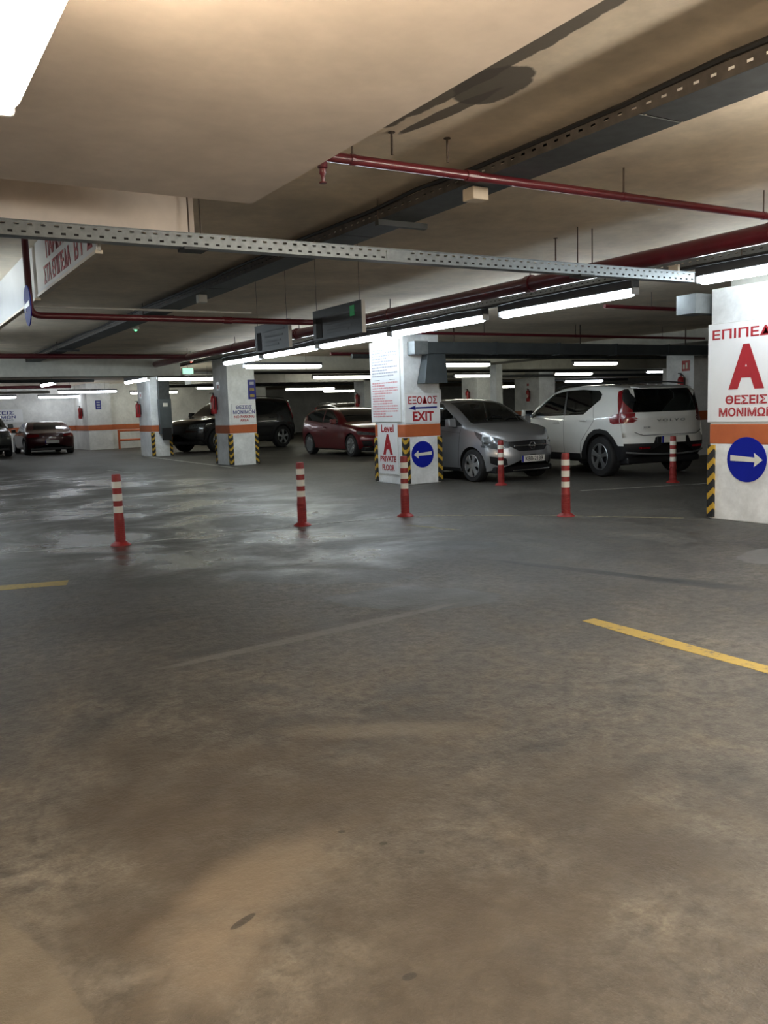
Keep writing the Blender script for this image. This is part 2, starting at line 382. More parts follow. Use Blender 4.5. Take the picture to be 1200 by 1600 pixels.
# ================================================================== SIGNS
def arrow_poly(w, h, tail=.30):
    return [(-w/2, 0), (-w/2+.26*w, h/2), (-w/2+.24*w, h*.16), (w/2, h*tail), (w/2, -h*.12), (-w/2+.24*w, -h*.16), (-w/2+.26*w, -h/2)]
EXm, EYu = Vector((0,-1,0)), Vector((0,0,1))        # face looking to -X: right is -Y
EXf = Vector((1,0,0))                              # face looking to -Y: right is +X
def board(name, face, a0, a1, z0, z1, pos, label, cat='sign', th=.012, mat='sign_white'):
    """face 'x': plane X=pos, a = Y range; face 'y': plane Y=pos, a = X range"""
    e = empty(name, ((pos, a0, z0) if face == 'x' else (a0, pos, z0)), 0, label, cat)
    if face == 'x': MB().box(-th, 0, 0, a1-a0, 0, z1-z0).build('panel', mat, e, bevel=.002)
    else: MB().box(0, a1-a0, -th, 0, 0, z1-z0).build('panel', mat, e, bevel=.002)
    if mat == 'sign_white':
        q = .005
        if face == 'x': MB().box(-th*.6, 0, -q, a1-a0+q, -q, z1-z0+q).build('edge_trim', 'sign_edge', e)
        else: MB().box(-q, a1-a0+q, -th*.6, 0, -q, z1-z0+q).build('edge_trim', 'sign_edge', e)
    e['_p'] = [a0, z0, 1.0 if face == 'x' else 0.0, th]
    return e
def put_text(e, txt, a, z, w, h, mat, bold=.02, name='lettering', off=.001):
    a0, z0, fx, th = e['_p']
    o = (-th-off, a-a0, z-z0) if fx else (a-a0, -th-off, z-z0)
    return text_mb(txt, o, EXm if fx else EXf, EYu, w, h, .002, bold).build(name, mat, e)
def put_poly(e, poly, a, z, mat, name, th=.003):
    a0, z0, fx, tb = e['_p']
    o = (-tb-.0005, a-a0, z-z0) if fx else (a-a0, -tb-.0005, z-z0)
    return MB().prism(poly, o, EXm if fx else EXf, EYu, th).build(name, mat, e)
circ = lambda r, n=40: [(r*math.cos(2*PI*k/n), r*math.sin(2*PI*k/n)) for k in range(n)]

s = board('level_sign', 'x', 5.36, 6.325, 1.07, 2.12, XP, 'white level sign with large red letter A on the right pillar')
put_text(s, 'ΕΠΙΠΕΔΟ', 5.84, 2.005, .86, .105, 'red_print', .018)
put_text(s, 'A', 5.845, 1.65, .43, .47, 'red_print', .055)
put_text(s, 'ΘΕΣΕΙΣ', 5.845, 1.305, .50, .095, 'red_print', .03)
put_text(s, 'ΜΟΝΙΜΩΝ', 5.845, 1.175, .66, .095, 'red_print', .03)
def disc_sign(face, a, z, r, pos, flip, label):
    e = empty('direction_sign', ((pos, a, z) if face == 'x' else (a, pos, z)), 0, label, 'sign'); e['_p'] = [a, z, 1.0 if face == 'x' else 0.0, 0.0]
    ex = EXm if face == 'x' else EXf
    MB().prism(circ(r), (0,0,0), ex, EYu, .008).build('disc', 'blue_disc', e, bevel=.002)
    e['_p'] = [a, z, 1.0 if face == 'x' else 0.0, .008]
    p = arrow_poly(r*1.62, r*.62)
    if flip: p = [(-x, y) for x, y in p][::-1]
    put_poly(e, p, a, z, 'ivory', 'arrow', .003); return e
disc_sign('x', 5.83, .67, .24, XP, True, 'round blue sign with white arrow pointing right on the right pillar')
disc_sign('y', 8.325, .52, .232, 12.59, False, 'round blue sign with white arrow pointing left on the middle pillar')
s = board('exit_sign', 'y', 7.99, 8.71, 1.075, 1.585, 12.59, 'white exit sign with red Greek and English words and blue arrow')
put_text(s, 'ΕΞΟΔΟΣ', 8.35, 1.465, .60, .135, 'red_print', .015)
put_poly(s, arrow_poly(.60, .085, .22), 8.345, 1.33, 'blue_print', 'arrow')
put_text(s, 'EXIT', 8.355, 1.185, .44, .165, 'red_print', .035)
s = board('small_plate', 'y', 8.71, 8.79, 1.42, 1.64, 12.66, 'small blank white plate sticking out behind the exit sign', 'plate')
s = board('level_sign', 'x', 12.83, 13.50, .17, 1.085, XP, 'white sign reading Level A private floor in red')
put_text(s, 'Level', 13.16, .985, .42, .135, 'red_print', .02)
put_text(s, 'A', 13.16, .70, .33, .37, 'red_print', .05)
put_text(s, 'PRIVATE', 13.16, .44, .54, .105, 'red_print', .025)
put_text(s, 'FLOOR', 13.16, .285, .42, .105, 'red_print', .025)
s = board('notice_board', 'x', 12.69, 13.69, 1.10, 2.52, XP, 'tall white notice board dense with small grey and red print', 'sign', .02)
def print_lines(e, rows, mat):
    a0, z0, fx, th = e['_p']; mb = MB()
    for (z, a, b) in rows:
        x = a
        while x < b:
            wd = random.uniform(.018, .075); x1 = min(x+wd, b)
            h = random.choice((.020, .024, .028))
            y0, y1 = sorted((a0 + 1.0 - x - a0, a0 + 1.0 - x1 - a0))
            mb.box(-th-.002, -th, y0, y1, z-z0-h/2, z-z0+h/2); x = x1+.014
    return mb.build('lettering', mat, e)
R = random.Random(3)
print_lines(s, [(2.47-.0505*i, .07, R.choice((.93, .93, .93, .8, .6))) for i in range(12)], 'grey_print')
print_lines(s, [(1.79-.0455*i, .07, R.choice((.93, .93, .93, .75, .5))) for i in range(14)], 'pink_print')
put_poly(s, [(-.09,-.004),(.09,-.004),(.09,.004),(-.09,.004)], 13.45, 1.84, 'black_print', 'rule_line')
put_poly(s, [(-.09,-.004),(.09,-.004),(.09,.004),(-.09,.004)], 12.93, 1.84, 'black_print', 'rule_line')
s = board('parking_sign', 'y', 8.08, 8.74, 1.10, 1.585, 21.08, 'white sign with blue Greek words above red no parking area words')
put_text(s, 'ΘΕΣΕΙΣ', 8.42, 1.50, .44, .095, 'blue_print', .02); put_text(s, 'ΜΟΝΙΜΩΝ', 8.42, 1.375, .60, .10, 'blue_print', .02)
put_text(s, 'NO PARKING', 8.42, 1.255, .56, .07, 'red_print', .02); put_text(s, 'AREA', 8.42, 1.165, .24, .065, 'red_print', .02)
s = board('code_sign', 'y', 8.56, 8.775, 1.70, 2.20, 21.075, 'narrow dark blue sign high on the extinguisher pillar', 'sign', .012, 'blue_print')
for k, z in enumerate((2.11, 1.95, 1.79)):
    put_poly(s, [(-.06,-.035),(.06,-.035),(.06,.035),(-.06,.035)], 8.667, z, ('grey_print', 'yellow_worn', 'yellow_worn')[k], 'symbol')
s = board('code_sign', 'y', 8.45, 8.68, 1.72, 2.1, 38.0, 'narrow dark blue sign on the far wall pier', 'sign', .012, 'blue_print')
for z in (2.02, 1.91, 1.80): put_poly(s, [(-.07,-.03),(.07,-.03),(.07,.03),(-.07,.03)], 8.565, z, 'grey_print', 'symbol')
s = board('parking_sign', 'y', 4.0, 5.9, 1.28, 1.85, 40.58, 'white wall sign with blue words behind the grey vehicle')
put_text(s, 'ΘΕΣΕΙΣ', 4.95, 1.70, 1.2, .14, 'blue_print', .02); put_text(s, 'ΜΟΝΙΜΩΝ', 4.95, 1.52, 1.3, .12, 'blue_print', .02); put_text(s, 'NO PARKING', 4.95, 1.38, 1.1, .08, 'grey_print', .02)

# hanging boards at the near left (white, over the aisle)
XB = 1.385
s = board('ramp_sign', 'x', 5.765, 7.93, 2.40, ZC, XB, 'white overhead sign with red Greek lettering at the upper left', 'sign', .03)
MB().box(-.036, .012, -.005, 2.17, -.022, .0).build('bottom_rail', 'beige_plastic', s)
put_text(s, 'ΣΤΑ ΕΠΙΠΕΔΑ', 7.06, 2.505, 1.05, .14, 'red_print', .02); put_text(s, 'Β Γ Δ', 6.12, 2.505, .55, .14, 'red_print', .02)
put_text(s, 'ΠΑΡΚΙΝΓΚ', 6.95, 2.69, .95, .14, 'red_print', .02)
s = board('overhead_board', 'x', 8.08, 11.2, 2.39, ZC, XB, 'plain white overhead board at the left edge', 'board', .03)
MB().box(-.036, .012, -.005, 3.125, -.02, .0).build('bottom_rail', 'beige_plastic', s)
disc_sign('x', 7.46, 2.245, .16, 1.192, False, 'round blue arrow sign hanging below the overhead boards')
# grey hanging boards above the lamp row
def hang_board(y0, y1, z0, z1, label, num):
    s = board('hanging_board', 'x', y0, y1, z0, z1, 3.72, label, 'sign', .025, 'sign_grey')
    for y in (y0+.06, y1-.06): MB().tube([(-.0125, y-y0, z1-z0), (-.0125, y-y0, ZC-z0)], .002, 6).build('hanger_rod', 'rust_steel', s)
    MB().box(-.03, .005, -.006, 0, 0, z1-z0).build('edge_strip', 'conduit_grey', s)
    rows = []
    mb = MB()
    for k, z in enumerate((z1-.08, z1-.14, z1-.19, z0+.06)):
        mb.box(-.0275, -.025, .10+.05*k, (y1-y0)*.7, z-z0-.009, z-z0+.009)
    mb.build('lettering', 'housing_grey', s)
    MB().box(-.028, -.025, (y1-y0)*.80, (y1-y0)*.93, .02, (z1-z0)*.72).build('door_symbol', 'interior_dark', s)
    if num: put_poly(s, [(-.04,-.045),(.04,-.045),(.04,.045),(-.04,.045)], y0+.17, z1-.075, 'green_sign', 'number_plate')
hang_board(6.46, 7.40, 1.985, 2.262, 'nearer grey hanging sign board with green number plate', True)
hang_board(7.95, 8.82, 1.975, 2.262, 'farther grey hanging sign board behind the red pipe', False)

# ================================================================== FLUORESCENT FIXTURES
def fixture(p0, p1, zb, mat, label, group, trunk=0.09, r=.055, ztop=ZC, hw=.055):
    """p0, p1: ends (x, y) of the lit diffuser, zb: its underside"""
    a = Vector((*p0, zb+r)); b = Vector((*p1, zb+r)); L = (b-a).length; an = math.atan2(b.y-a.y, b.x-a.x)
    e = empty('fluorescent_lamp', ((a.x+b.x)/2, (a.y+b.y)/2, zb+r), an, label, 'lamp', group)
    MB().box(-L/2-.02, L/2+.02, -hw, hw, r*.55, r+trunk).build('housing', 'housing_grey', e, bevel=.008)
    n = 12; prof = [(-L/2, r*.55), (-L/2+.03, r*.9), (-L/2+.07, r), (L/2-.07, r), (L/2-.03, r*.9), (L/2, r*.55)]
    MB().tube([(x, 0, 0) for x, _ in prof], [q for _, q in prof], n).build('diffuser', mat, e, smooth=True)
    for sgn in (-1, 1):
        MB().box(min(sgn*L/2, sgn*(L/2+.035)), max(sgn*L/2, sgn*(L/2+.035)), -.05, .05, -.035, r*.9).build('end_cap', 'cap_grey', e, bevel=.012)
    for t in (-.3, .3):
        MB().tube([(t*L, 0, r+trunk), (t*L, 0, ztop-zb-r)], .004, 6).build('hanger_rod', 'rust_steel', e)
    return e
ordn = ['first', 'second', 'third', 'fourth', 'fifth', 'sixth']
for i, (ya, yb) in enumerate([(3.65, 5.97), (6.85, 9.15), (9.53, 11.88), (12.05, 14.44), (14.65, 17.1), (17.35, 19.5)]):
    fixture((7.38, ya), (7.38, yb), 2.47, 'tube_row', '%s fluorescent lamp of the receding row, counted from the right pillar' % ordn[i], 'lamps in the receding row', .08, ztop=2.655, hw=.06)
fixture((7.3, 25.7), (7.3, 28.3), 2.40, 'tube_row', 'short looking fluorescent lamp just left of the far left pillar', 'far lamps')
fixture((5.1, 28.2), (5.1, 30.5), 2.42, 'tube_cool', 'lamp receding above the far left aisle', 'far lamps', .04)
fixture((7.38, .9), (7.38, 3.3), 2.47, 'tube_row', 'added unseen fluorescent lamp of the row beyond the right edge', 'lamps in the receding row', .08, ztop=2.655)  # unseen, added past the frame edge to light the right side
fixture((.345, .2), (.345, 2.42), 2.08, 'tube_near', 'large warm fluorescent lamp overhead in the upper left corner', 'lamps over the near aisle', .03, ztop=2.55, hw=.03)
fixture((.345, -2.8), (.345, -.5), 2.08, 'tube_near', 'added unseen warm fluorescent lamp behind the viewer', 'lamps over the near aisle', .03, ztop=2.55, hw=.03)  # unseen lamp added behind the camera for more warm light
fixture((7.38, -1.8), (7.38, .5), 2.47, 'tube_row', 'added unseen second fluorescent lamp of the row beyond the right edge', 'lamps in the receding row', .08, ztop=2.655)  # another unseen row lamp, added to brighten the floor
fixture((4.6, -2.6), (4.6, -.3), 2.20, 'tube_side_added', 'added unseen warm fluorescent lamp behind the viewer to the right', 'lamps over the near aisle', .03, hw=.03)  # added out of view to brighten the upper right ceiling
fixture((4.6, .15), (4.6, 2.45), 2.20, 'tube_side_added', 'added unseen warm fluorescent lamp beside the viewer to the right', 'lamps over the near aisle', .03, hw=.03)  # unseen, added and hung low to throw light across the ceiling
fixture((1.2, 13.0), (1.2, 15.3), 2.42, 'tube_row', 'added unseen second lamp of the left edge row beyond the overhead board', 'lamps over the near aisle')  # unseen lamp added to light the left floor and ceiling
fixture((1.2, 18.0), (1.2, 20.3), 2.42, 'tube_row', 'added unseen third lamp of the left edge row before the pale beam', 'lamps over the near aisle')  # added out of frame to brighten the pale beam face
for k_, y_ in enumerate((1.5, 6.5, 11.5, 16.5)):
    fixture((-4.5, y_), (-4.5, y_+2.3), 2.47, 'tube_row', ('first', 'second', 'third', 'fourth')[k_] + ' added lamp of the left aisle outside the view', 'added lamps over the left aisle')  # whole unseen row, added to lift floor and ceiling brightness
fixture((.5, 8.6), (.5, 10.9), 2.42, 'tube_row', 'fluorescent lamp beside the white overhead board', 'lamps over the near aisle')
for (xa, ya, xb, zb, mt, lab) in [
    (7.5, 25.4, 9.4, 2.38, 'tube_far', 'fluorescent lamp between the far left pillar and the extinguisher pillar'),
    (7.75, 19.2, 9.75, 2.38, 'tube_far', 'crosswise fluorescent lamp meeting the end of the receding row'),
    (12.6, 25.4, 15.1, 2.38, 'tube_far', 'fluorescent lamp left of the notice board'),
    (13.1, 18.7, 14.6, 2.38, 'tube_far', 'upper of the two lamps right of the exit pillar'),
    (18.4, 25.6, 20.0, 2.38, 'tube_far', 'lower yellowish lamp right of the exit pillar'),
    (22.4, 24.7, 24.3, 2.38, 'tube_far', 'lower lamp above the white car roof'),
    (17.3, 18.3, 19.0, 2.38, 'tube_far', 'upper lamp above the white car roof'),
    (26.0, 23.5, 27.9, 2.38, 'tube_cool', 'lamp left of the extinguisher behind the white car tailgate'),
    (15.8, 34.6, 18.2, 2.27, 'tube_far', 'distant lamp above the red hatchback, left one'),
    (19.9, 39.0, 22.4, 2.27, 'tube_far', 'distant lamp above the red hatchback, right one'),
    (6.4, 39.4, 8.3, 2.27, 'tube_cool', 'lamp directly above the maroon sports car'),
    (6.7, 36.5, 9.0, 2.38, 'tube_cool', 'longer lamp above and right of the maroon sports car'),
    (3.6, 38.6, 5.4, 2.27, 'tube_cool', 'lamp above the grey vehicle at the left edge'),
    (28.0, 30.2, 30.4, 2.27, 'tube_cool', 'low bluish lamp touching the white car roof line'),
    (27.4, 31.6, 28.6, 2.27, 'tube_far', 'tiny distant lamp left of the white car roof'),
    (29.6, 37.0, 30.8, 2.27, 'tube_far', 'tiny distant lamp beside the slim pale column'),
    (11.6, 34.0, 13.4, 2.38, 'tube_far', 'lamp in front of the bright partition wall right of the extinguisher pillar'),
    (9.6, 36.6, 11.6, 2.30, 'tube_far', 'lamp in front of the bright partition wall left of the extinguisher pillar'),
]:
    fixture((xa, ya), (xb, ya), zb, mt, lab, 'far lamps', .04)

# ================================================================== CEILING SERVICES
def perf_strip(o, ex, ey, L, Hh, pitch, hw, hh, rows=2):
    """thin sheet in plane ex,ey with staggered rectangular perforations"""
    mb = MB(); o = Vector(o); ex = Vector(ex); ey = Vector(ey)
    def q(a0, a1, b0, b1):
        if a1-a0 > 1e-6: mb.add([o+ex*a0+ey*b0, o+ex*a1+ey*b0, o+ex*a1+ey*b1, o+ex*a0+ey*b1], [(0,1,2,3)])
    band = Hh/rows
    for r in range(rows):
        c = (r+.5)*band; z0, z1 = c-hh/2, c+hh/2
        q(0, L, r*band, z0); q(0, L, z1, (r+1)*band)
        x = 0; k = pitch*(.25 if r % 2 else .75)
        while k+hw < L:
            q(x, k, z0, z1); x = k+hw; k += pitch
        q(x, L, z0, z1)
    return mb
# bright perforated channel crossing the picture
YC, ZCH = 5.55, 2.42
e = empty('perforated_channel', (-1.2, YC, ZCH), 0, 'galvanised perforated cable channel crossing below the ceiling', 'cable tray')
Lc = 7.98
perf_strip((0, 0, 0), (1,0,0), (0,0,1), Lc, .085, .075, .027, .013).build('side_sheet', 'galvanised', e)
perf_strip((0, .10, 0), (1,0,0), (0,0,1), Lc, .085, .075, .027, .013).build('side_sheet', 'galvanised', e)
MB().box(0, Lc, 0, .10, -.003, 0).build('bottom_sheet', 'galvanised', e)
for k in range(3): MB().tube([(.05, .025+.025*k, .035), (Lc-.05, .025+.025*k, .035)], .022, 8).build('cable', 'cable_black', e)  # cables added inside so the channel perforations read dark
MB().box(0, Lc, -.012, 0, .083, .087).build('rim', 'galvanised', e)
for xr in (3.12, 3.20, 6.55, 6.72): MB().tube([(xr, .05, 0), (xr, .05, ZC-ZCH)], .005, 6).build('hanger_rod', 'rust_steel', e)
for xr in (3.16, 6.62): MB().box(xr-.10, xr+.06, -.02, .12, -.02, -.003).build('support_strut', 'tray_dark', e)
MB().box(4.6, 4.78, -.004, -.001, .004, .08).build('joint_plate', 'galvanised', e)
# large dark cable tray running away from the viewer
e = empty('cable_tray', (3.27, -3, 2.68), 0, 'wide dark cable tray with black cables running away under the ceiling', 'cable tray')
perf_strip((0, 27, 0), (0,-1,0), (0,0,1), 27, .07, .09, .03, .012, 1).build('side_sheet', 'tray_side', e)
perf_strip((.29, 27, 0), (0,-1,0), (0,0,1), 27, .07, .09, .03, .012, 1).build('side_sheet', 'tray_dark', e)
for k in range(9):
    y0 = 3*k; MB().box(.0, .29, y0+.005, y0+2.99, -.004+(.001 if k % 2 else 0), 0).build('bottom_sheet', 'tray_dark', e)
for yb in (8.4, 14.5, 20.5): MB().box(-.02, .40, yb, yb+.05, -.045, -.006).build('support_strut', 'tray_dark', e)
for yb in (8.42, 14.52, 20.52): MB().tube([(-.012, yb, -.03), (-.012, yb, ZC-2.68)], .005, 6).build('hanger_rod', 'rust_steel', e)
Rc = random.Random(5)
for k in range(6):
    pts = [(.02+.05*k*.9+Rc.uniform(-.012,.012) - (.03 if k == 0 else 0), y, .03+Rc.uniform(0,.02)+(.035 if k < 2 else 0)) for y in np.arange(.1, 26.9, .6)]
    MB().tube(pts, .014, 6).build('cable', 'cable_black', e, smooth=True)
tag(MB().box(-.06, .06, -.055, .055, 0, .075).build('junction_box', 'beige_plastic', loc=(3.37, 4.42, 2.595), bevel=.006), 'beige junction box hanging under the dark cable tray', 'junction box')
tag(MB().box(-.05, .05, -.05, .05, 0, .09).build('junction_box', 'ivory', loc=(3.36, 9.5, 2.585), bevel=.006), 'small pale detector box under the far part of the dark cable tray', 'detector')
# tray above the lamp row
e = empty('cable_tray', (7.27, -1, 2.665), 0, 'cable tray with cables above the receding lamp row', 'cable tray')
perf_strip((0, 25, 0), (0,-1,0), (0,0,1), 25, .07, .09, .03, .012, 1).build('side_sheet', 'galvanised', e)
MB().box(0, .24, 0, 25, -.004, 0).build('bottom_sheet', 'tray_dark', e)
for k in range(4):
    pts = [(-.03+.055*k+Rc.uniform(-.01,.01), y, (.03 if k else -.02)+Rc.uniform(-.012,.012)) for y in np.arange(.1, 24.9, .5)]
    MB().tube(pts, .015, 6).build('cable', 'cable_black', e, smooth=True)
for y in np.arange(1.2, 25, 2.6): MB().tube([(-.012, y, 0), (-.012, y, ZC-2.665)], .005, 6).build('hanger_rod', 'rust_steel', e)
tag(MB().box(0, .03, 0, .12, 0, .11).build('orange_plate', 'beige_plastic', loc=(7.2, 6.1, 2.58)), 'small salmon plate beside the lamp end near the right pillar', 'plate')
# pipes
def pipe(name, pts, r, label, rods=(), mat='red_pipe', n=14, couplings=()):
    b = Vector(pts[0]); e = empty(name, b, 0, label, 'pipe')
    P = [Vector(p)-b for p in pts]; Q = [P[0]]
    for i in range(1, len(P)-1):                      # rounded elbows
        a = (P[i-1]-P[i]).normalized(); c = (P[i+1]-P[i]).normalized(); rr = r*3
        for t in np.linspace(0, 1, 7):
            Q.append(P[i] + a*rr*(1-t)**2 + c*rr*t**2)
    Q.append(P[-1])
    MB().tube(Q, r, n).build('pipe_run', mat, e, smooth=True)
    for (x, y, z) in rods:
        q = Vector((x, y, z))-b
        MB().tube([q, (q.x, q.y, ZC-b.z)], .006, 6).build('hanger_rod', 'rust_steel', e)
        d = (P[-1]-P[0]).normalized() if len(pts) == 2 else (P[-1]-P[-2]).normalized()
        MB().tube([q-d*.015, q+d*.015], r*1.12, n).build('clamp', mat, e)
    for (x, y, z) in couplings:
        q = Vector((x, y, z))-b; d = (P[-1]-P[-2]).normalized()
        MB().tube([q-d*.04, q+d*.04], r*1.22, n).build('coupling', mat, e)
    return e
e = pipe('sprinkler_pipe', [(2.12, 4.1, 2.64), (6.20, 4.1, 2.64)], .026, 'thin red sprinkler pipe crossing the upper right near the soffit', [(2.32, 4.1, 2.64), (4.32, 4.1, 2.64), (5.75, 4.1, 2.64)], couplings=[(3.1, 4.1, 2.64)])
MB().lathe([(.026, .03), (.028, 0), (.022, -.03), (.026, -.032), (.026, -.06), (.018, -.065), (.018, -.09), (.01, -.10), (.008, -.13), (.02, -.132), (.02, -.138), (.004, -.14)], 14, (.02, 0, 0)).build('sprinkler_head', 'red_pipe', e, smooth=True)
pipe('main_pipe', [(6.28, -1, 2.62), (6.28, 26, 2.62)], .076, 'large dark red main pipe running beside the lamp row', [(6.28, y, 2.62) for y in np.arange(1.5, 26, 2.9)], couplings=[(6.28, 7.3, 2.62), (6.28, 13.2, 2.62)])
pipe('branch_pipe', [(1.22, 7.55, ZC-.01), (1.22, 7.55, 2.18), (4.15, 7.55, 2.18)], .027, 'dark red pipe dropping past the white overhead sign then running right', [], couplings=[(2.9, 7.55, 2.18)])
pipe('conduit', [(1.25, 7.70, ZC-.01), (1.25, 7.70, 2.27), (3.2, 7.70, 2.27)], .010, 'thin pale conduit bending beside the dark red pipe', mat='conduit_grey', n=8)
pipe('sprinkler_pipe', [(7.9, 12.42, 2.60), (30, 12.42, 2.60)], .026, 'thin red pipe above the dark duct right of the exit pillar', [(x, 12.42, 2.60) for x in (9.6, 11.8, 14.2)])
pipe('sprinkler_pipe', [(8.6, 8.5, 2.60), (30, 8.5, 2.60)], .026, 'thin red pipe behind the lamp left of the right pillar', [(9.5, 8.5, 2.60)])
for i, (y, z, r, mt, lb) in enumerate([(15.6, 2.55, .03, 'red_pipe', 'red pipe deep above the silver hatchback'), (16.6, 2.5, .05, 'tray_dark', 'dark pipe deep above the silver hatchback'), (17.6, 2.62, .04, 'red_pipe', 'second red pipe deep above the silver hatchback'),
                                  (23.2, 2.5, .06, 'tray_dark', 'thick dark pipe above the red hatchback'), (24.2, 2.55, .035, 'red_pipe', 'red pipe above the red hatchback'), (27.6, 2.5, .05, 'tray_dark', 'dark pipe beyond the red hatchback'), (32, 2.45, .06, 'tray_dark', 'farthest dark pipe in the middle')]):
    pipe('service_pipe', [(9.2, y, z), (34, y, z)], r, lb, mat=mt)
for i, (y, z, r, mt, lb) in enumerate([(24.6, 2.56, .04, 'red_pipe', 'red pipe behind the pale beam at the left'), (27.5, 2.5, .05, 'tray_dark', 'dark pipe behind the pale beam at the left'), (31, 2.45, .05, 'red_pipe', 'farther red pipe above the maroon car'), (35, 2.4, .05, 'conduit_grey', 'pale pipe above the maroon car'), (18.6, 2.62, .05, 'red_pipe', 'dark red pipe in front of the pale beam')]):
    pipe('service_pipe', [(1.5, y, z), (6.12, y, z)], r, lb, mat=mt)
# bare rods left in the ceiling
for i, (x, y, L) in enumerate([(2.92, 4.08, .13), (2.58, 4.12, .12), (2.58, 4.6, .05), (5.51, 6.05, .2)]):
    e = tag(MB().tube([(0,0,0), (0,0,-L)], .007, 8).build('threaded_rod', 'rust_steel', loc=(x, y, ZC)), ['bare threaded rod hanging from the ceiling right of the red pipe end', 'bare threaded rod hanging at the soffit edge', 'tiny rod stub in the ceiling below the red pipe', 'thin rod hanging above the galvanised channel'][i], 'rod')
    MB().lathe([(.02, -.004), (.02, 0)], 10).build('washer', 'rust_steel', e)
# ducts
def duct(y0, y1, z0, z1, x0, x1, label, outlet=None):
    e = empty('ventilation_duct', (x0, y0, z0), 0, label, 'duct')
    D, Hh, L = y1-y0, z1-z0, x1-x0
    MB().box(0, .28, -.012, D+.012, -.012, Hh+.012).build('end_piece', 'duct_end', e, bevel=.006)
    x = .28; k = 0
    while x < L:
        x2 = min(x+1.5, L); MB().box(x+.004, x2-.004, 0, D, 0, Hh).build('duct_section', 'duct_metal', e, bevel=.005)
        MB().box(x2-.02, x2+.02, -.012, D+.012, -.012, Hh+.012).build('flange', 'duct_metal', e); x = x2
    for xr in np.arange(.9, L, 3.0): MB().box(xr-.015, xr+.015, D/2-.004, D/2+.004, Hh, ZC-z0).build('hanger_strap', 'rust_steel', e)
    if outlet:
        (a0, a1, b0, b1, zt, zb) = outlet
        V = [(a0-x0, .02, zt-z0), (a1-x0, .02, zt-z0), (a1-x0, D-.01, zt-z0), (a0-x0, D-.01, zt-z0), (b0-x0, -.06, zb-z0), (b1-x0, -.06, zb-z0), (b1-x0, D-.01, zb-z0), (b0-x0, D-.01, zb-z0)]
        MB().add(V, [(0,1,2,3),(4,7,6,5),(0,4,5,1),(1,5,6,2),(2,6,7,3),(3,7,4,0)]).build('outlet', 'duct_metal', e, bevel=.005)
    return e
duct(12.36, 12.56, 2.25, 2.45, 8.06, 30, 'long dark ventilation duct with a hanging outlet on the exit pillar', (8.34, 8.72, 8.22, 8.70, 2.25, 1.745))
duct(6.36, 6.6, 2.26, 2.45, 7.78, 16, 'galvanised duct end beside the right pillar', None)
duct(26.6, 27.2, 2.33, 2.62, 8.9, 15.2, 'pale ventilation duct beyond the black vehicle', None)
for o in [o for o in col.objects if o.parent and o.parent.get('label', '').startswith('pale ventilation')]: o.data.materials[0] = MATS['conduit_grey']
# small lights
for loc, mt, lb in [((3.66, 13.4, 2.66), 'green_led', 'detector with green indicator light on the ceiling'), ((6.66, 19.8, 2.58), 'red_led', 'detector with red indicator light beyond the pale beam')]:
    e = tag(MB().lathe([(.05, .06), (.055, .02), (.03, 0)], 16).build('ceiling_detector', 'ivory', loc=loc), lb, 'detector')
    MB().lathe([(.018, -.016), (.022, 0)], 12).build('indicator', mt, e)
    MB().tube([(0,0,.06), (0,0,ZC-loc[2])], .008, 6).build('stem', 'conduit_grey', e)
e = empty('emergency_sign', (6.8, 20.5, 2.33), 0, 'small green lit emergency exit sign under the far ceiling', 'sign')
MB().box(-.14, .14, 0, .05, 0, .15).build('housing', 'ivory', e); MB().box(-.13, .13, -.004, 0, .01, .14).build('panel', 'exit_green', e)
MB().tube([(0, .025, .15), (0, .025, ZC-2.33)], .006, 6).build('stem', 'rust_steel', e)
e = empty('emergency_light', (8.18, 28.36, 2.62), 0, 'small white emergency light on the far left pillar', 'light')
MB().box(-.13, .07, -.05, .03, 0, .16).build('housing', 'ivory', e, bevel=.01); MB().box(-.11, .05, -.055, -.05, .02, .10).build('lens', 'sign_white', e)
# cabinet with chute on the far left pillar
e = empty('meter_cabinet', (8.30, 28.365, .55), 0, 'grey metal cabinet with vent fixed to the far left pillar', 'cabinet')
MB().box(0, .40, -.22, 0, .2, 1.35).build('body', 'duct_metal', e, bevel=.01); MB().box(.04, .36, -.25, -.22, .0, .40).build('bin', 'black_trim', e, bevel=.01)
MB().box(.02, .38, -.2, 0, 1.35, 2.0).build('chute', 'tray_dark', e, bevel=.01); MB().box(.12, .28, -.224, -.22, 1.1, 1.22).build('label_plate', 'ivory', e)

# ================================================================== FIRE EXTINGUISHERS
def extinguisher(loc, face, label, sc=1.0):
    rz = -PI/2 if face == 'x' else 0
    e = empty('fire_extinguisher', loc, rz, label, 'fire extinguisher', 'wall extinguishers')
    MB().lathe([(.06, 0), (.075, .015), (.08, .04), (.08, .40), (.065, .45), (.03, .475), (.03, .50)], 20, (0, -.10, 0)).build('cylinder', 'extinguisher_red', e, smooth=True)
    MB().box(-.02, .02, -.12, -.08, .50, .54).build('valve', 'black_trim', e); MB().box(-.012, .012, -.20, -.09, .54, .56).build('handle', 'black_trim', e, bevel=.004)
    MB().tube([(.03, -.10, .52), (.09, -.11, .48), (.10, -.11, .35), (.09, -.11, .12)], .012, 8).build('hose', 'cable_black', e, smooth=True)
    MB().box(-.04, .04, -.02, 0, .1, .45).build('wall_bracket', 'black_trim', e)
    MB().box(-.04, .04, -.182, -.178, .14, .30).build('instruction_label', 'ivory', e)
    return e
extinguisher((XP+.03, 21.9, 1.35), 'x', 'red fire extinguisher on the pillar with the parking sign')
extinguisher((8.08, 29.6, 1.32), 'x', 'red fire extinguisher on the far left pillar')
extinguisher((16.5, 13.78, 1.38), 'x', 'red fire extinguisher beside the white car tailgate')
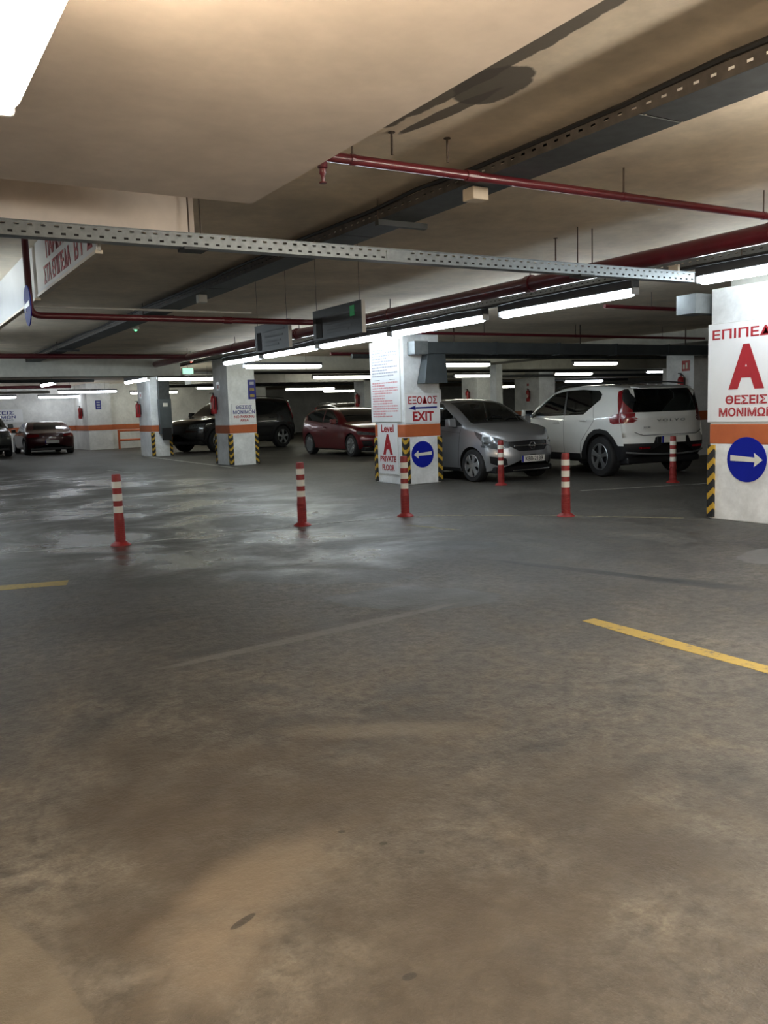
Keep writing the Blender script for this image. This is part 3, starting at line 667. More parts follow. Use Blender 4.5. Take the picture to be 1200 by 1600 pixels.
extinguisher((20.4, 27.4, 1.45), 'x', 'red fire extinguisher above the silver car roof')
extinguisher((24.5, 28.6, 1.45), 'x', 'red fire extinguisher on the distant pillar near the slim column')
extinguisher((16.5, 29.3, 1.45), 'x', 'red fire extinguisher above the red hatchback')
extinguisher((8.1, 39.0, 1.35), 'x', 'red fire extinguisher right of the maroon sports car')
def ext_plate(loc, label):
    e = empty('extinguisher_sign', loc, 0, label, 'sign', 'extinguisher plates')
    MB().box(-.012, 0, -.11, .11, 0, .24).build('panel', 'extinguisher_red', e); MB().box(-.015, -.012, -.05, .0, .05, .19).build('symbol', 'ivory', e); MB().box(-.015, -.012, .03, .08, .05, .15).build('symbol', 'ivory', e)
ext_plate((16.5, 13.72, 1.98), 'red extinguisher plate above the extinguisher by the white car')
ext_plate((24.5, 20.9, 1.75), 'distant red extinguisher plate above the white car')
def leaflet(loc, label):
    e = tag(MB().box(-.010, 0, -.12, .12, 0, .22).build('extinguisher_sign', 'sign_white', loc=loc), label, 'sign', 'extinguisher plates'); MB().box(-.012, -.010, -.06, .06, .06, .16).build('symbol', 'red_print', e)
leaflet((XP+.03, 21.75, 1.95), 'glossy white plate above the extinguisher on the parking sign pillar')
leaflet((8.08, 29.5, 1.95), 'glossy white plate above the extinguisher on the far left pillar')
leaflet((24.5, 28.7, 2.05), 'glossy white plate on the distant pillar near the slim column')

# ================================================================== RAIL, BOLLARDS, MARKINGS
e = empty('guard_rail', (9.2, 37.4, 0), 0, 'low orange tube guard rail at the far wall', 'railing')
for z in (.78, .38): MB().tube([(0, 0, z), (2.6, 0, z)], .045, 10).build('rail_bar', 'rail_orange', e, smooth=True)
for x in (0, 1.3, 2.6): MB().tube([(x, 0, 0), (x, 0, .82)], .045, 10).build('post', 'rail_orange', e, smooth=True)

def bollard():
    e = empty('bollard', (0,0,0)); Hb = .75
    z = lambda t: Hb*(1-t)
    MB().lathe([(.105, 0), (.105, .008), (.098, .016), (.066, .036), (.058, .042)], 28).build('base', 'bollard_red', e, smooth=True)
    prof = [(.054, .04)]
    zz = z(.95)
    while zz < z(.63): prof += [(.056, zz), (.056, zz+.010), (.052, zz+.013), (.052, zz+.019)]; zz += .022
    prof += [(.051, z(.62)), (.048, z(.54)), (.047, z(.10)), (.046, z(.02)), (.040, z(.004)), (.0, Hb)]
    MB().lathe(prof, 24, cap=False).build('post', 'bollard_red', e, smooth=True)
    for t0, t1 in ((.105, .195), (.277, .373), (.45, .54)):
        MB().lathe([(.047, z(t1)), (.0495, z(t1)), (.0492, z(t0)), (.047, z(t0))], 24, cap=False).build('reflective_band', 'bollard_white', e)
    return e
b0 = bollard()
for i, (x, y, lb) in enumerate([(2.18, 9.10, 'red and white bollard standing farthest left on the open floor'), (4.29, 9.09, 'red and white bollard in front of the red hatchback'), (5.63, 8.94, 'red and white bollard in front of the middle pillar'),
                               (7.00, 7.55, 'red and white bollard in front of the white car rear wheel'), (9.02, 11.28, 'red and white bollard in front of the silver hatchback headlamp'), (11.06, 9.44, 'red and white bollard behind the white car number plate')]):
    o = b0 if i == 0 else copy_tree(b0)
    o.location = (x, y, 0); tag(o, lb, 'bollard', 'red and white bollards')
def marking(pts, wd, mat, label):
    """painted stripe along a polyline, 2 mm thick"""
    pts = [Vector((*p, 0)) for p in pts]; b = pts[0]; L = []; Rr = []
    rr = random.Random(len(pts)+int(b.x*100))
    # subdivide
    Q = []
    for a, c in zip(pts[:-1], pts[1:]):
        n = max(2, int((c-a).length/.25))
        for k in range(n): Q.append(a.lerp(c, k/n))
    Q.append(pts[-1])
    for i, p in enumerate(Q):
        t = (Q[min(i+1, len(Q)-1)]-Q[max(i-1, 0)]).normalized(); nn = Vector((-t.y, t.x, 0))
        j = wd/2*(1+rr.uniform(-.12, .12)); L.append(p+nn*j-b); Rr.append(p-nn*j-b)
    mb = MB(); n = len(Q)
    V = [(*v[:2], .002) for v in L+Rr] + [(*v[:2], 0) for v in L+Rr]
    Fs = [(i, i+1, n+i+1, n+i) for i in range(n-1)] + [(i, i+1, 2*n+i+1, 2*n+i) for i in range(n-1)] + [(n+i, n+i+1, 3*n+i+1, 3*n+i) for i in range(n-1)]
    mb.add(V, Fs); return tag(mb.build('floor_marking', mat, loc=b), label, 'floor marking')
marking([(3.70, 3.80), (3.68, 3.1), (3.66, 1.2)], .11, 'yellow_worn', 'worn solid yellow line at the right of the near floor')
marking([(.3, 7.62), (.85, 7.42), (1.3, 7.30)], .20, 'yellow_worn', 'short worn yellow dash at the left edge of the floor')
marking([(.4, 9.62), (1.06, 9.42), (2.18, 9.16), (4.29, 9.12), (5.5, 8.98)], .05, 'white_worn', 'faint pale line passing the two left bollards')
marking([(5.5, 8.98), (6.06, 8.62), (7.0, 7.62), (7.8, 6.5)], .04, 'yellow_faint', 'faint yellow line joining the two middle bollards to the right pillar')
marking([(5.22, 8.25), (5.40, 7.5)], .07, 'yellow_faint', 'faint short yellow dash near the middle bollard')
marking([(8.0, 29.2), (7.75, 20.0)], .10, 'white_worn', 'pale bay line along the left pillars')
marking([(5.2, 22.6), (5.45, 19.6)], .10, 'white_worn', 'short pale bay line in the far left aisle')
marking([(9.2, 9.6), (13.2, 8.3)], .04, 'white_worn', 'thin pale line on the dark floor behind the white car')

# ================================================================== CARS
def pchip(xs, ys):
    xs = np.array(xs, float); ys = np.array(ys, float); h = np.diff(xs); d = np.diff(ys)/h; mm = np.zeros(len(xs))
    for i in range(1, len(xs)-1):
        if d[i-1]*d[i] > 0: w1 = 2*h[i]+h[i-1]; w2 = h[i]+2*h[i-1]; mm[i] = (w1+w2)/(w1/d[i-1]+w2/d[i])
    mm[0] = d[0]; mm[-1] = d[-1]
    def f(x):
        x = min(max(x, xs[0]), xs[-1]); i = min(max(int(np.searchsorted(xs, x))-1, 0), len(h)-1); t = (x-xs[i])/h[i]
        return ((1+2*t)*(1-t)**2*ys[i] + t*(1-t)**2*h[i]*mm[i] + t*t*(3-2*t)*ys[i+1] + t*t*(t-1)*h[i]*mm[i+1])
    return f
def in_poly(p, poly):
    x, y = p; c = False; n = len(poly)
    for i in range(n):
        x0, y0 = poly[i]; x1, y1 = poly[(i+1) % n]
        if (y0 > y) != (y1 > y) and x < (x1-x0)*(y-y0)/(y1-y0)+x0: c = not c
    return c
class Shell:
    """car body as a rounded tube of sections with front and rear caps.  s = distance from the nose, y left, z up; local x = L/2 - s"""
    def __init__(S, L, W, top, belt, zb=.20, plan=None, fprof=None, rprof=None, fr=.30, rr=.22, tumble=.20, rad=.10, crown=.03, na=84, ns=16, nt=20):
        S.L, S.W = L, W; S.top = pchip(*zip(*top)); S.H = max(z for _, z in top)
        S.belt = pchip(*zip(*belt)); S.plan = pchip(*zip(*plan)); S.zb = zb
        S.fp = pchip(*zip(*fprof)); S.rp = pchip(*zip(*rprof)); S.fr, S.rr, S.tumble, S.rad, S.crown = fr, rr, tumble, rad, crown
        S.s0, S.s1 = top[0][0], top[-1][0]; S.zf, S.zr = top[0][1], top[-1][1]
        bm = S.bm = bmesh.new(); n_arc = 6
        ring = [(1, c) for c in np.linspace(0, 1, ns)] + [('arc', p) for p in np.linspace(0, PI/2, n_arc+2)[1:-1]] + [('top', t) for t in np.linspace(1, -1, nt)]
        ring += [('arc-', p) for p in np.linspace(PI/2, 0, n_arc+2)[1:-1]] + [(-1, c) for c in np.linspace(1, 0, ns)]
        S.ring = ring; As = np.linspace(0, 1, na); rows = []
        for a in As: rows.append([bm.verts.new(S.pt(a, q)) for q in ring])
        for i in range(na-1):
            for k in range(len(ring)-1): bm.faces.new((rows[i][k], rows[i][k+1], rows[i+1][k+1], rows[i+1][k]))
        for a, row, flip in ((0, rows[0], False), (1, rows[-1], True)):
            prev = row; NK = 12
            for j in range(1, NK):
                k_ = 1-j/NK; cur = []
                for q in ring: cur.append(bm.verts.new(S.pt(a, q, k_)))
                for k in range(len(ring)-1):
                    f = (prev[k], cur[k], cur[k+1], prev[k+1]); bm.faces.new(f)
                prev = cur
            bm.faces.new(prev)
        bmesh.ops.recalc_face_normals(bm, faces=bm.faces)
        S.lay = bm.faces.layers.int.new('part'); S.parts = ['body']; S.mats = [None]
    def bc(S, q, hgt, hw):
        rc = min(S.rad/hgt, .45); rb = S.rad/hw; a, v = q
        if a == 'arc': return 1-rb+rb*math.cos(v), 1-rc+rc*math.sin(v)
        if a == 'arc-': return -(1-rb+rb*math.cos(v)), 1-rc+rc*math.sin(v)
        if a == 'top': return v*(1-rb), 1.0
        return a, v*(1-rc)
    def half(S, s, z):
        bz = S.belt(s); hw = S.W/2*S.plan(s)
        if z <= bz:
            t = (z-S.zb)/(bz-S.zb); return hw*(1-.055*(1-min(1, t*1.7))**2 - .035*max(0, (t-.6)/.4)**2)
        t = (z-bz)/(S.H-bz); return hw*(.965 - S.tumble*t*(1-.15*(1-t)))
    def pt(S, a, q, k=1.0):
        sm = S.s0+(S.s1-S.s0)*a
        hgt = max(.1, S.top(sm)-S.zb); b, c = S.bc(q, hgt, S.W/2)
        b *= k; c = .5+(c-.5)*k if k < 1 else c
        # ends bulge beyond the top edge
        zf = S.zb+c*(S.zf-S.zb); zr = S.zb+c*(S.zr-S.zb)
        sf = S.fp(zf)+S.fr*abs(b)**3.2; sr = S.rp(zr)-S.rr*abs(b)**3.2
        s = sf+(sr-sf)*a
        zt = S.top(s if 0 < a < 1 else sm) - S.crown*b*b*(1 if a not in (0, 1) else .5)
        z = S.zb+c*(zt-S.zb)
        y = b*S.half(s, z)
        return (S.L/2-s, y, z)
    def side_y(S, s, z): return S.half(s, z)
    def cut(S, name, mat, plane, poly, sel):
        """cut the outline into the surface and mark what lies inside as a part; sel(centre, normal) filters faces (s, y, z)"""
        bm = S.bm; S.parts.append(name); S.mats.append(mat); idx = len(S.parts)-1
        ax = {'sz': (0, 2), 'yz': (1, 2), 'sy': (0, 1)}[plane]
        P2 = [((S.L/2-p[0]) if plane[0] == 's' else p[0], p[1]) for p in poly]
        lo = [min(p[i] for p in P2)-.01 for i in (0, 1)]; hi = [max(p[i] for p in P2)+.01 for i in (0, 1)]
        def ok(f):
            c = f.calc_center_median()
            return sel(Vector((S.L/2-c.x, c.y, c.z)), f.normal)
        n = len(P2)
        for i in range(n):
            fs = []
            for f in bm.faces:
                xs = [v.co[ax[0]] for v in f.verts]; ys = [v.co[ax[1]] for v in f.verts]
                x0, x1 = sorted((P2[i][0], P2[(i+1) % n][0])); y0, y1 = sorted((P2[i][1], P2[(i+1) % n][1]))
                if max(xs) < x0-.04 or min(xs) > x1+.04 or max(ys) < y0-.04 or min(ys) > y1+.04: continue
                if ok(f): fs.append(f)
            if not fs: continue
            a, b = P2[i], P2[(i+1) % n]; co = [0, 0, 0]; no = [0, 0, 0]
            co[ax[0]] = a[0]; co[ax[1]] = a[1]; no[ax[0]] = -(b[1]-a[1]); no[ax[1]] = b[0]-a[0]
            es = list({e for f in fs for e in f.edges}); vs = list({v for f in fs for v in f.verts})
            bmesh.ops.bisect_plane(bm, geom=vs+es+fs, plane_co=co, plane_no=no, dist=1e-5)
        for f in bm.faces:
            c = f.calc_center_median()
            if in_poly((c[ax[0]], c[ax[1]]), P2) and ok(f): f[S.lay] = idx
        return idx
    def emit(S, root, paint, name='body', inset=None):
        """one object for each marked part; 'hole' parts are dropped"""
        bm = S.bm; bm.normal_update(); out = {}
        me0 = bpy.data.meshes.new('tmp'); bm.to_mesh(me0); V = [v.co.copy() for v in me0.vertices]; NV = [v.normal.copy() for v in me0.vertices]
        bm.faces.index_update(); groups = {}
        for f in bm.faces: groups.setdefault(f[S.lay], []).append([v.index for v in f.verts])
        bpy.data.meshes.remove(me0)
        for idx in [i for i in groups if i and S.parts[i] != 'hole']:      # stray slivers go back to the body
            fs = groups[idx]; par = {}
            def find(a):
                while par.setdefault(a, a) != a: par[a] = par[par[a]]; a = par[a]
                return a
            for f in fs:
                for v in f[1:]: par[find(f[0])] = find(v)
            comp = {}
            for f in fs: comp.setdefault(find(f[0]), []).append(f)
            big = max(comp.values(), key=len)
            if len(comp) > 1:
                groups[idx] = big
                for c_ in comp.values():
                    if c_ is not big: groups.setdefault(0, []).extend(c_)
        for idx, fs in groups.items():
            nm = S.parts[idx]
            if nm == 'hole': continue
            ids = sorted({i for f in fs for i in f}); mp = {g: l for l, g in enumerate(ids)}
            off = (inset or {}).get(nm, 0)
            mb = MB(); mb.v = [tuple(V[i]-NV[i]*off) for i in ids]; mb.f = [tuple(mp[i] for i in f) for f in fs]
            me = bpy.data.meshes.new(nm); me.from_pydata(mb.v, [], mb.f)
            me.polygons.foreach_set('use_smooth', [True]*len(me.polygons))
            me.materials.append(MATS[S.mats[idx] or paint])
            o = bpy.data.objects.new(nm, me); col.objects.link(o); o.parent = root
            me.normals_split_custom_set_from_vertices([NV[i] for i in ids])
            out.setdefault(nm, []).append(o)
        bm.free(); return out
side = lambda sgn: (lambda c, n: n.y*sgn > .35)
def arch_poly(s, z, r, n=22): return [(s+r*math.cos(2*PI*k/n), z+r*math.sin(2*PI*k/n)) for k in range(n)]
def wheel(root, x, y, r, wd, sgn, rim=.66, spokes=5, mat='alloy', twist=.0, kind='spoke'):
    """tyre with its rim as a sub-part; sgn = which side faces outwards"""
    t = MB().lathe([(r*rim, -wd/2), (r*.93, -wd/2), (r*.985, -wd/2+.02), (r, -wd/2+.05), (r, wd/2-.05), (r*.985, wd/2-.02), (r*.93, wd/2), (r*rim, wd/2), (r*rim*.97, wd/2-.02), (r*rim*.97, -wd/2+.02), (r*rim, -wd/2)], 36, axis='y', cap=False)
    o = t.build('tyre', 'rubber', root, smooth=True, loc=(x, y, r))
    R = r*rim
    MB().lathe([(R, wd/2*sgn-.004*sgn), (R*.94, wd/2*sgn+.004*sgn), (R*.9, wd/2*sgn-.03*sgn)], 36, axis='y', cap=False).build('rim_lip', mat, o, smooth=True)
    MB().lathe([(R*.95, wd/2*sgn-.07*sgn), (.02, wd/2*sgn-.06*sgn)], 24, axis='y').build('brake_disc', 'black_trim', o)
    yo = wd/2*sgn - (.012*sgn)
    for k in range(spokes):
        a = 2*PI*k/spokes+twist; ex = Vector((math.cos(a), 0, math.sin(a))); ey = Vector((-math.sin(a), 0, math.cos(a)))
        if kind == 'cover':
            w0, w1 = R*.30, R*.46; poly = [(R*.12, -w0*.6), (R*.55, -w0*.55), (R*.93, -w1*.78), (R*.93, w1*.78), (R*.55, w0*.55), (R*.12, w0*.6)]
        else:
            w0, w1 = R*.16, R*.20; poly = [(R*.12, -w0), (R*.5, -w0*.85), (R*.93, -w1*1.3), (R*.93, w1*1.1), (R*.5, w0*.75), (R*.12, w0)]
        MB().prism(poly, (0, yo-.012, 0), ex, ey, -.022).build('spoke', mat, o, bevel=.004)
    MB().lathe([(R*.2, yo-.02*sgn), (R*.2, yo+.008*sgn), (R*.14, yo+.014*sgn)], 18, axis='y').build('hub_cap', mat, o)
    return o
def seam(S, root, pts, sgn, mat='black_trim', wd=.008, name='door_seam'):
    """thin dark gap line lying on the body side along (s, z) points"""
    mb = MB(); V = []; Q = []
    for a, b in zip(pts[:-1], pts[1:]):
        for t in np.linspace(0, 1, 8, endpoint=False): Q.append((a[0]+(b[0]-a[0])*t, a[1]+(b[1]-a[1])*t))
    Q.append(pts[-1])
    for i, (s_, z) in enumerate(Q):
        d = (Q[min(i+1, len(Q)-1)][0]-Q[max(i-1, 0)][0], Q[min(i+1, len(Q)-1)][1]-Q[max(i-1, 0)][1]); l = math.hypot(*d); nx, nz = -d[1]/l*wd/2, d[0]/l*wd/2
        for k in (1, -1): V.append((S.L/2-(s_+nx*k), sgn*(S.side_y(s_+nx*k, z+nz*k)+.003), z+nz*k))
    mb.add(V, [(2*i, 2*i+1, 2*i+3, 2*i+2) for i in range(len(Q)-1)]); return mb.build(name, mat, root)
def mirror_part(S, root, s_, z, sgn, mat, cap='black_trim', sz=1.0):
    y = S.side_y(s_, z)
    o = MB().add([(S.L/2-s_+.07*sz, sgn*(y+.06), z-.06*sz), (S.L/2-s_+.07*sz, sgn*(y+.22*sz), z-.04*sz), (S.L/2-s_+.05*sz, sgn*(y+.21*sz), z+.09*sz), (S.L/2-s_+.05*sz, sgn*(y+.06), z+.09*sz),
                  (S.L/2-s_-.05*sz, sgn*(y+.05), z-.07*sz), (S.L/2-s_-.05*sz, sgn*(y+.23*sz), z-.06*sz), (S.L/2-s_-.05*sz, sgn*(y+.23*sz), z+.08*sz), (S.L/2-s_-.05*sz, sgn*(y+.05), z+.08*sz)],
                 [(0,1,2,3), (4,7,6,5), (0,4,5,1), (1,5,6,2), (2,6,7,3), (3,7,4,0)]).build('door_mirror', mat, root, bevel=.018)
    MB().box(-.03, .03, min(sgn*(y-.03), sgn*(y+.08)), max(sgn*(y-.03), sgn*(y+.08)), z-.075, z-.03).build('mirror_stalk', cap, o, loc=(S.L/2-s_, 0, 0))
    MB().box(-.052*sz, -.05*sz, min(sgn*(y+.06), sgn*(y+.22)), max(sgn*(y+.06), sgn*(y+.22)), z-.05*sz, z+.07*sz).build('mirror_glass', 'dark_glass', o, loc=(S.L/2-s_, 0, 0))
def handle(S, root, s_, z, sgn, mat):
    y = S.side_y(s_, z); MB().box(-.09, .09, min(sgn*(y+.008), sgn*(y+.038)), max(sgn*(y+.008), sgn*(y+.038)), -.013, .016).build('door_handle', mat, root, loc=(S.L/2-s_, 0, z), bevel=.008)
def seats(S, root, s_list, zseat=.42):
    for (s_, y) in s_list:
        x = S.L/2-s_
        o = MB().box(-.06, .07, -.22, .22, 0, .58).build('seat', 'seat_cloth', root, loc=(x, y, zseat), bevel=.05)
        MB().box(-.045, .045, -.13, .13, 0, .17).build('headrest', 'seat_cloth', o, loc=(-.02, 0, .63), bevel=.04)
        MB().box(0, .48, -.23, .23, -.1, .06).build('seat_base', 'seat_cloth', o, bevel=.04)
def interior(S, root, s0, s1, zt, hw):
    MB().box(S.L/2-s1, S.L/2-s0, -hw, hw, S.zb-.02, zt).build('interior', 'interior_dark', root)
def underbody(S, root, z0=.17, mat='black_trim', m=.22):
    MB().box(-S.L/2+m, S.L/2-m, -S.W/2+.14, S.W/2-.14, z0, z0+.12).build('underbody', mat, root, bevel=.03)
def plate(root, x, y, z, facing, txt, label=None):
    """number plate; facing +1 looks forward (+x), -1 backward"""
    ex = Vector((0, facing, 0)); o = MB().prism([(-.26,-.056),(.26,-.056),(.26,.056),(-.26,.056)], (0,0,0), ex, EYu, .008).build('number_plate', 'plate_white', root, loc=(x, y, z))
    MB().prism([(-.26,-.056),(-.222,-.056),(-.222,.056),(-.26,.056)], Vector((.0085*facing, 0, 0)), ex, EYu, .001).build('country_band', 'blue_disc', o)
    if txt: text_mb(txt, Vector((.0088*facing, .02*facing, 0)), ex, EYu, .40, .075, .002, .012).build('lettering', 'black_print', o)
    MB().prism([(-.265,-.061),(.265,-.061),(.265,.061),(-.265,.061)], Vector((-.003*facing, 0, 0)), ex, EYu, .003).build('plate_holder', 'black_trim', o)
def arches(S, root, wh, ra):
    for (s_, z) in wh:
        for sg in (1, -1):
            n = 20; mb = MB(); V = []
            y1 = S.W/2*.93; y0 = y1-.34
            for k in range(n+1):
                a = -.35+(PI+.7)*k/n
                for yy in (y0, y1): V.append((S.L/2-s_+ra*1.02*math.cos(a), sg*yy, z+ra*1.02*math.sin(a)))
            mb.add(V, [(2*k, 2*k+1, 2*k+3, 2*k+2) for k in range(n)])
            c = len(mb.v); mb.add([(S.L/2-s_, sg*y0, z)], []); mb.f += [(c, 2*k, 2*k+2) for k in range(n)]
            mb.build('wheel_arch_liner', 'interior_dark', root)

# ---- silver city hatchback (nose towards -Y)
def car_hatch(loc, rz, paint, label, txt, hi=True, emblem=True):
    L, W = 3.68, 1.60
    root = empty('hatchback_car', loc, rz, label, 'car')
    S = Shell(L, W, [(.10, .80), (.30, .90), (.60, .985), (.86, 1.035), (1.02, 1.12), (1.30, 1.285), (1.62, 1.415), (1.95, 1.465), (2.4, 1.478), (2.9, 1.45), (3.3, 1.39), (3.45, 1.25), (3.58, 1.02), (3.63, .90)],
              [(0, .78), (.8, .93), (2, .97), (3.68, 1.02)], .19, [(0, .84), (.25, .93), (.6, .985), (1.2, 1), (2.8, 1), (3.3, .97), (3.68, .90)],
              [(.19, .06), (.30, .03), (.45, .0), (.62, .03), (.80, .10)], [(.19, 3.60), (.45, 3.68), (.7, 3.66), (.9, 3.63)], .34, .25, .17, .09, .03, 84 if hi else 44, 16 if hi else 10, 20 if hi else 12)
    wh = [(.72, .29), (3.10, .29)]; ra = .335
    for sg in (1, -1):
        for s_, z in wh: S.cut('hole', None, 'sz', arch_poly(s_, z, ra), side(sg))
        S.cut('side_window', 'car_glass', 'sz', [(1.18, 1.0), (1.30, 1.16), (1.70, 1.385), (2.05, 1.415), (2.10, .985), (1.5, .975)], side(sg))
        S.cut('side_window', 'car_glass', 'sz', [(2.15, .985), (2.12, 1.415), (2.6, 1.40), (2.98, 1.33), (3.05, 1.06)], side(sg))
        S.cut('window_corner', 'black_trim', 'sz', [(.98, .985), (1.28, 1.16), (1.16, .985)], side(sg))
        S.cut('sill_trim', 'black_trim', 'sz', [(1.06, .19), (1.06, .24), (2.76, .24), (2.76, .19)], side(sg))
        # headlamp sweeps from the nose back along the wing
        S.cut('headlight_side', 'lamp_clear', 'sz', [(.10, .60), (.10, .72), (.34, .80), (.66, .90), (.58, .80), (.40, .68), (.25, .61)], lambda c, n, sg=sg: n.y*sg > .30 and n.x < .8)
        S.cut('headlight', 'lamp_clear', 'yz', [(sg*.44, .60), (sg*.40, .68), (sg*.62, .79), (sg*.78, .80), (sg*.80, .62), (sg*.62, .575)], lambda c, n, sg=sg: n.x > .12 and n.x*1.0 > 0 and c.x < .45 and c.y*sg > 0)
        S.cut('fog_recess', 'black_trim', 'yz', [(sg*.46, .30), (sg*.50, .42), (sg*.72, .46), (sg*.70, .34), (sg*.58, .285)], lambda c, n: n.x > .2 and c.x < .5)
    S.cut('windscreen', 'car_glass', 'sy', [(.93, -.62), (.90, 0), (.93, .62), (1.62, .53), (1.64, 0), (1.62, -.53)], lambda c, n: n.z > .3 and n.x > .1)
    S.cut('cowl', 'black_trim', 'sy', [(.86, -.60), (.82, 0), (.86, .60), (.93, .62), (.90, 0), (.93, -.62)], lambda c, n: n.z > .3)
    S.cut('rear_window', 'car_glass', 'yz', [(-.50, 1.05), (-.44, 1.33), (.44, 1.33), (.50, 1.05)], lambda c, n: n.x < -.3 and c.x > 3.0)
    S.cut('grille', 'black_trim', 'yz', [(-.43, .62), (-.44, .70), (0, .715), (.44, .70), (.43, .62), (.28, .535), (-.28, .535)], lambda c, n: n.x > .3 and c.x < .4)
    S.cut('lower_intake', 'black_trim', 'yz', [(-.44, .225), (-.34, .30), (.34, .30), (.44, .225)], lambda c, n: n.x > .3 and c.x < .4)
    S.cut('lower_lip', 'black_trim', 'yz', [(-.8, .185), (-.8, .20), (.8, .20), (.8, .185)], lambda c, n: n.x > .2 and c.x < .5)
    fs = S.s0, S.s1
    out = S.emit(root, paint, inset={'side_window': .005, 'windscreen': .004, 'grille': .015, 'fog_recess': .02, 'lower_intake': .02})
    underbody(S, root, .16); interior(S, root, .95, 3.3, .72, .66); arches(S, root, wh, ra)
    for s_, z in wh:
        for sg in (1, -1): wheel(root, L/2-s_, sg*(W/2-.115), .29, .19, sg, .70, 6, 'alloy', .2, 'cover')
    for sg in (1, -1):
        mirror_part(S, root, 1.16, 1.03, sg, paint)
        if hi:
            seam(S, root, [(1.02, .93), (1.06, .6), (1.10, .26)], sg); seam(S, root, [(2.12, .98), (2.14, .6), (2.12, .26)], sg); seam(S, root, [(3.02, 1.05), (2.98, .75), (2.72, .5), (2.70, .26)], sg)
            seam(S, root, [(1.02, .86), (1.6, .90), (2.6, .93)], sg, wd=.004)
            handle(S, root, 1.98, .86, sg, paint); handle(S, root, 2.82, .90, sg, paint)
            # headlamp inside
            for k, (yy, zz, rr_) in enumerate([(.56, .68, .05), (.64, .71, .032)]):
                MB().lathe([(rr_, 0), (rr_*.8, .012), (rr_*.3, .02)], 18, (L/2-(.215+.085*k), sg*yy, zz), 'x').build('lamp_reflector', 'chrome', root, smooth=True)
    MB().box(-.01, .012, -.40, .40, -.012, .014).build('grille_bar', 'chrome', root, loc=(L/2-.03, 0, .625), bevel=.006)
    if emblem:
        e2 = MB(); n = 28
        e2.lathe([(.068, -.006), (.068, .008), (.056, .010), (.056, -.006), (.068, -.006)], n, axis='x', cap=False); em = e2.build('emblem_ring', 'chrome', root, loc=(L/2-.012, 0, .625), smooth=True)
        MB().prism([(-.066, -.012), (.012, -.012), (-.004, .004), (.066, .012), (-.012, .012), (.004, -.004)], (0,0,0), (0,1,0), (0,0,1), .006).build('emblem_flash', 'chrome', em)
    MB().tube([(L/2-.045, y, .205+.02*abs(y)**2) for y in np.linspace(-.42, .42, 9)], .010, 8).build('lower_chrome_strip', 'chrome', root, smooth=True)
    plate(root, L/2+.006, 0, .40, 1, txt)
    for yy in (.12, -.35):
        MB().tube([(L/2-.90, yy, 1.075), (L/2-1.02, yy+.30, 1.145), (L/2-1.0, yy+.52, 1.12)], .008, 6).build('wiper', 'black_trim', root)
    if hi:
        seats(S, root, [(1.95, .36), (1.95, -.36), (2.85, .34), (2.85, -.34)], .48)
        MB().tube([(L/2-1.42+.08*math.cos(t)*.4, .36+.17*math.cos(t), .93+.17*math.sin(t)) for t in np.linspace(0, 2*PI, 25)], .014, 8, False).build('steering_wheel', 'black_trim', root, smooth=True)
        MB().box(L/2-1.3, L/2-.98, -.62, .62, .72, .93).build('dashboard', 'interior_dark', root, bevel=.05)
        MB().prism([(-.14,-.06),(.12,-.08),(.12,.06),(-.10,.05)], (L/2-1.10, -.35, .955), (0,1,0), (-.8,0,.6), .002).build('paper_note', 'sign_white', root)
    return root
car_hatch((9.80, 13.28, 0), -PI/2+.03, 'paint_silver', 'silver small hatchback parked nose out beside the exit pillar', 'KBB-2139')

